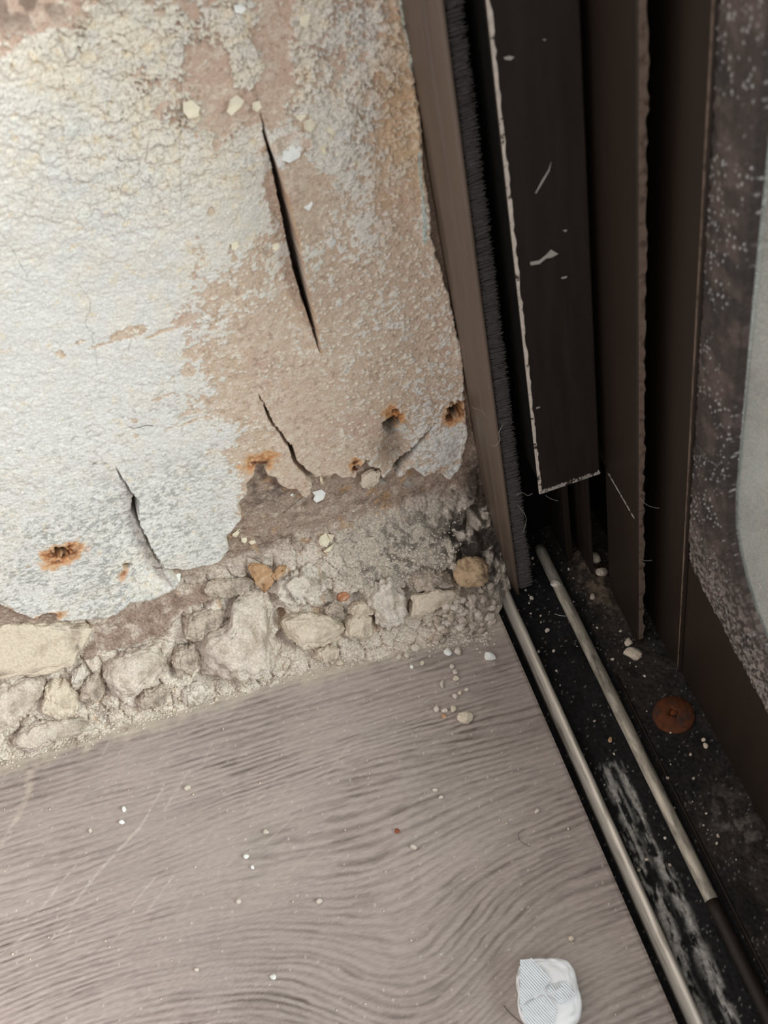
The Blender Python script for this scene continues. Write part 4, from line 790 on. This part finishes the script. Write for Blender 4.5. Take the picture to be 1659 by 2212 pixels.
# ------------------------------------------------------------ nails in the rust holes
def nail(px, py, r, y, label, mat=None):
    c = at(px, py, 1, y); V_ = []; Fc = []; n = 18
    prof = [(0.35, 6), (0.35, 0.8), (0.9, 0.4), (1.0, 0), (0.85, -0.35), (0.35, -0.5)]
    rg3 = np.random.RandomState(int(px)); jit = 1+0.05*rg3.randn(n)
    for (rr, yy_) in prof:
        for k in range(n):
            a = 2*math.pi*k/n; V_.append((rr*r*jit[k]*math.cos(a), yy_*r*0.8 if yy_ < 3 else yy_, rr*r*jit[k]*math.sin(a)))
    for i in range(len(prof)-1):
        for k in range(n): Fc.append((i*n+k, i*n+(k+1) % n, (i+1)*n+(k+1) % n, (i+1)*n+k))
    Fc.append(tuple((len(prof)-1)*n+k for k in range(n)))
    o = mesh_obj('rusty_nail', np.array(V_)*MM, Fc, mat or M_rust, None, False); o.location = c*MM
    return tag(o, label, 'nail')
nail(119, 1211, 0.8, 2.6, 'rusty nail head deep in the large orange hole at lower left')
nail(852, 898, 0.7, 1.6, 'rusty nail head in the upper rust spot left of the frame')
nail(976, 905, 1.0, 2.2, 'rusty nail head in the rust hole touching the frame side')
nail(768, 1014, 0.8, 0.6, 'small rusty nail in the notch of the torn plaster edge')
o = nail(741, 1290, 2.6, hitv([(741, 1290)])[0][1]-0.6, 'orange rusty nail head poking out of the rubble', material('orange_rust', rgb=(190, 128, 92), rough=0.9, var=0.25, bump=0.8, second=(220, 190, 165), sscale=350, sth=(0.5, 0.65)))

# ------------------------------------------------------------ rusty screw in the track
sc_c = at(1455, 1543, 2, BZ+1.6); root = empty('rusty_screw', sc_c); tag(root, 'round rusty brown screw head in the black door track bed', 'screw')
V_ = []; Fc = []; n = 48; prof = [(7.6, -1.2), (7.7, -0.3), (7.4, 0.1), (5.5, 0.8), (3.5, 1.3), (2.0, 1.5), (1.6, 1.3), (1.4, 0.6), (0, 0.5)]
rg3 = np.random.RandomState(8)
for i, (rr, zz_) in enumerate(prof):
    for k in range(n):
        a = 2*math.pi*k/n; star = 1.0
        if i in (6, 7): star = 1+0.22*math.cos(4*a)
        V_.append((rr*star*math.cos(a)*(1+0.012*rg3.randn()), rr*star*math.sin(a), zz_+0.06*rg3.randn()))
for i in range(len(prof)-1):
    for k in range(n): Fc.append((i*n+k, i*n+(k+1) % n, (i+1)*n+(k+1) % n, (i+1)*n+k))
M_srust = material('dull_brown_rust', rgb=(92, 50, 26), rough=0.8, var=0.3, vscale=500, bump=0.8, bscale=700, bdist=0.0004, second=(58, 46, 42), sscale=160, sth=(0.5, 0.66), spec=0.3)
mesh_obj('screw_head', np.array(V_)*MM, Fc, M_srust, root, True)
v, f = rock_shape(2, 77, 3, .8, .1); o = mesh_obj('drive_plug', v*np.array([1.4, 1.4, .7])*MM, f, M_rust, root, False); o.location = (0, 0, 0.9*MM); o['label'] = 'dark orange rust filling the screw recess'

# ------------------------------------------------------------ foil wrapper
M_foil = material('silver_foil', rgb=(238, 243, 248), rough=0.36, metal=0.35, var=0.04, vscale=200, spec=0.6)
M_paper = material('white_wrapped_gum', rgb=(246, 246, 248), rough=0.55, var=0.03, vscale=300, bump=0.15, bscale=200, bdist=0.0004)
nt = M_foil.node_tree; wv = nt.nodes.new('ShaderNodeTexWave'); wv.inputs['Scale'].default_value = 620; wv.bands_direction = 'DIAGONAL'; wv.inputs['Distortion'].default_value = 0.4
tc = nt.nodes.new('ShaderNodeTexCoord'); mp = nt.nodes.new('ShaderNodeMapping'); mp.inputs['Rotation'].default_value = (0, 0, 0.38); nt.links.new(tc.outputs['Object'], mp.inputs[0]); nt.links.new(mp.outputs[0], wv.inputs['Vector'])
bp = nt.nodes.new('ShaderNodeBump'); bp.inputs['Strength'].default_value = 0.6; bp.inputs['Distance'].default_value = 0.0003; nt.links.new(wv.outputs['Fac'], bp.inputs['Height']); nt.links.new(bp.outputs[0], nt.nodes['Principled BSDF'].inputs['Normal'])
ZT = 8.0
fc0 = at(1187, 2150, 2, 0); root = empty('foil_wrapper', (fc0[0], fc0[1], 0)); tag(root, 'crumpled silver and white foil wrapper lump lying on the grey floor', 'wrapper')
def pl(p, z): q = at(p[0], p[1], 2, z); return q-np.array([fc0[0], fc0[1], 0])
# body: superellipse pillow from the outline
ol = [(1122, 2090), (1135, 2078), (1180, 2074), (1228, 2080), (1242, 2100), (1246, 2122), (1250, 2140), (1256, 2180), (1250, 2202), (1225, 2222), (1190, 2232), (1150, 2226), (1125, 2200), (1120, 2150)]
q = np.array([pl(p, ZT*0.55)[:2] for p in ol]); cc = q.mean(0); s, f = ICO[5]
th = np.arctan2(s[:, 1], s[:, 0]); qa = np.arctan2(q[:, 1]-cc[1], q[:, 0]-cc[0]); qr = np.hypot(*(q-cc).T); o_ = np.argsort(qa); qa = qa[o_]; qr = qr[o_]
R_ = np.interp(th, np.concatenate([qa-2*math.pi, qa, qa+2*math.pi]), np.tile(qr, 3)); cz = s[:, 2]; rho = (1-np.abs(cz)**5)**(1/5)
W_ = np.stack([cc[0]+np.cos(th)*R_*rho, cc[1]+np.sin(th)*R_*rho, ZT/2+cz*ZT/2], -1)
cr = np.abs(n3(W_, 5, 6.0)); W_[:, 2] -= 0.9*np.exp(-(cr/0.08)**2)*(cz > 0.2); W_[:, 2] = np.maximum(W_[:, 2]+0.35*n3(W_, 9, 4), 0.02)
mesh_obj('wrapped_core', W_*MM, f, M_paper, root)
def crumple(name, pts, z, n, seed, mat, amp=0.5, label=None):
    q = np.array([pl(p, z) for p in pts]); lo = q.min(0)[:2]; hi = q.max(0)[:2]
    xs_ = np.linspace(lo[0], hi[0], n); ys_ = np.linspace(lo[1], hi[1], n); X_, Y_ = np.meshgrid(xs_, ys_)
    r1_ = 1-np.abs(fbm(X_, Y_, 7, 2, seed)); r2_ = 1-np.abs(fbm(X_, Y_, 3, 2, seed+1)); sdd = sdf(X_, Y_, [tuple(t[:2]) for t in q])
    # fit onto the pillow top
    rr_ = np.hypot(X_-cc[0], Y_-cc[1])/np.interp(np.arctan2(Y_-cc[1], X_-cc[0]), np.concatenate([qa-2*math.pi, qa, qa+2*math.pi]), np.tile(qr, 3))
    Zt_ = ZT/2+ZT/2*np.clip(1-np.clip(rr_, 0, 1)**5, 0, 1)**(1/5)
    Z_ = np.maximum(Zt_, z-0.5)+0.25+amp*(r1_*0.8+r2_*0.4-0.6)+0.0
    k = (sdd[:-1, :-1] > 0) & (sdd[1:, 1:] > 0) & (sdd[1:, :-1] > 0) & (sdd[:-1, 1:] > 0)
    V3 = np.stack([X_, Y_, Z_], -1); o = grid_obj(name, V3, mat, root, None, k)
    sm = o.modifiers.new('thick', 'SOLIDIFY'); sm.thickness = 0.15*MM; o.data.polygons.foreach_set('use_smooth', np.zeros(len(o.data.polygons), bool))
    if label: o['label'] = label
    return o
crumple('foil_fold', [(1122, 2071), (1134, 2071), (1150, 2068), (1154, 2076), (1192, 2114), (1180, 2130), (1150, 2150), (1140, 2160), (1125, 2180), (1122, 2172), (1123, 2120)], ZT+1.6, 60, 3, M_foil, 0.25, 'ribbed silver foil flap standing at the left')
crumple('foil_fold', [(1126, 2176), (1150, 2158), (1180, 2148), (1198, 2168), (1204, 2178), (1200, 2200), (1190, 2222), (1150, 2222), (1130, 2205)], ZT+0.6, 60, 7, M_foil, 0.5, 'ribbed silver foil fold at the bottom')
crumple('foil_fold', [(1186, 2128), (1205, 2120), (1225, 2122), (1238, 2136), (1242, 2150), (1225, 2160), (1210, 2172), (1196, 2158), (1182, 2144)], ZT+0.8, 50, 13, M_foil, 0.9, 'crumpled foil knot in the centre')

# ------------------------------------------------------------ hairs and lint threads
def thread(pts, r, mat, label, group=None, name='lint_thread'):
    pts = np.array(pts, float); t = np.linspace(0, len(pts)-1, len(pts)*8); n = len(t)
    Q = np.stack([np.interp(t, range(len(pts)), pts[:, k]) for k in range(3)], -1)
    for _ in range(12): Q[1:-1] = (Q[:-2]+Q[2:]+Q[1:-1])/3
    V_ = []; Fc = []
    c0_ = Q.mean(0)
    for i in range(n):
        d = Q[min(i+1, n-1)]-Q[max(i-1, 0)]; d /= np.linalg.norm(d)+1e-9; a = np.cross(d, [0.3, 0.5, 0.8]); a /= np.linalg.norm(a)+1e-9; b_ = np.cross(d, a)
        for k in range(4): V_.append((Q[i]-c0_+r*(a*math.cos(k*1.571)+b_*math.sin(k*1.571)))*MM)
    for i in range(n-1):
        for k in range(4): Fc.append((4*i+k, 4*i+(k+1) % 4, 4*i+4+(k+1) % 4, 4*i+4+k))
    Fc += [(0, 1, 2, 3), (4*n-1, 4*n-2, 4*n-3, 4*n-4)]
    o = mesh_obj(name, V_, Fc, mat); o.location = c0_*MM
    return tag(o, label, 'thread', group)
thread([at(a, b, 1, -1.2) for a, b in [(280, 922), (292, 926), (305, 922), (318, 918), (332, 920)]], 0.09, M_darkhair, 'thin dark wavy hair on the white paint', name='hair')
thread([hit(a, b)+SN*1.2 for a, b in [(655, 1072), (640, 1085), (622, 1098), (610, 1110)]], 0.09, M_darkhair, 'dark hair on the brown ledge below the plaster tongue', name='hair')
thread([G(a, b)+(0.25,) for a, b in [(1088, 2172), (1102, 2190), (1128, 2212), (1140, 2222)]], 0.12, M_darkhair, 'dark hair on the floor left of the foil wrapper', name='hair')
thread([G(a, b)+(0.2,) for a, b in [(1135, 1790), (1118, 1800), (1122, 1818), (1145, 1830)]], 0.06, M_darkhair, 'faint curved hair on the floor near the track', name='hair')
thread([at(a, b, 1, -20) for a, b in [(1018, 880), (1030, 883), (1045, 890), (1052, 905)]], 0.07, M_dust, 'fine pale thread across the tan jamb face, upper one')
thread([at(a, b, 1, -20.5) for a, b in [(1058, 960), (1070, 965), (1082, 950), (1076, 935), (1086, 918)]], 0.10, M_dust, 'tangled pale lint thread on the tan jamb face')
thread([at(a, b, 1, -22) for a, b in [(1118, 1090), (1134, 1110), (1138, 1125), (1130, 1150)]], 0.08, M_dust, 'pale lint thread hanging from the brush strip')
thread([at(a, b, 1, -26) for a, b in [(1115, 1070), (1128, 1062), (1140, 1072), (1150, 1066)]], 0.08, M_dust, 'pale lint thread under the cover corner, left')
thread([at(a, b, 1, -28) for a, b in [(1178, 1070), (1190, 1078), (1205, 1082)]], 0.08, M_dust, 'pale lint thread under the scratched bottom edge of the cover')
thread([at(a, b, 1, -60.5) for a, b in [(1383, 1075), (1395, 1090), (1410, 1096), (1424, 1098)]], 0.08, M_dust, 'pale thread beside the fin, upper one')
thread([at(a, b, 1, -60.5) for a, b in [(1385, 1208), (1396, 1212), (1408, 1210)]], 0.09, M_dust, 'pale thread beside the fin, lower one')
thread([at(a, b, 0, 47.6) for a, b in [(1624, 1262), (1636, 1258), (1644, 1268), (1640, 1276)]], 0.12, M_dust, 'pale curled thread on the mouldy seal at the right')
thread([at(a, b, 2, 1.5) for a, b in [(1198, 1326), (1210, 1330), (1228, 1331)]], 0.14, M_dust, 'straight pale splinter across the track near the rounded rail')
print('objects', len(bpy.data.objects))
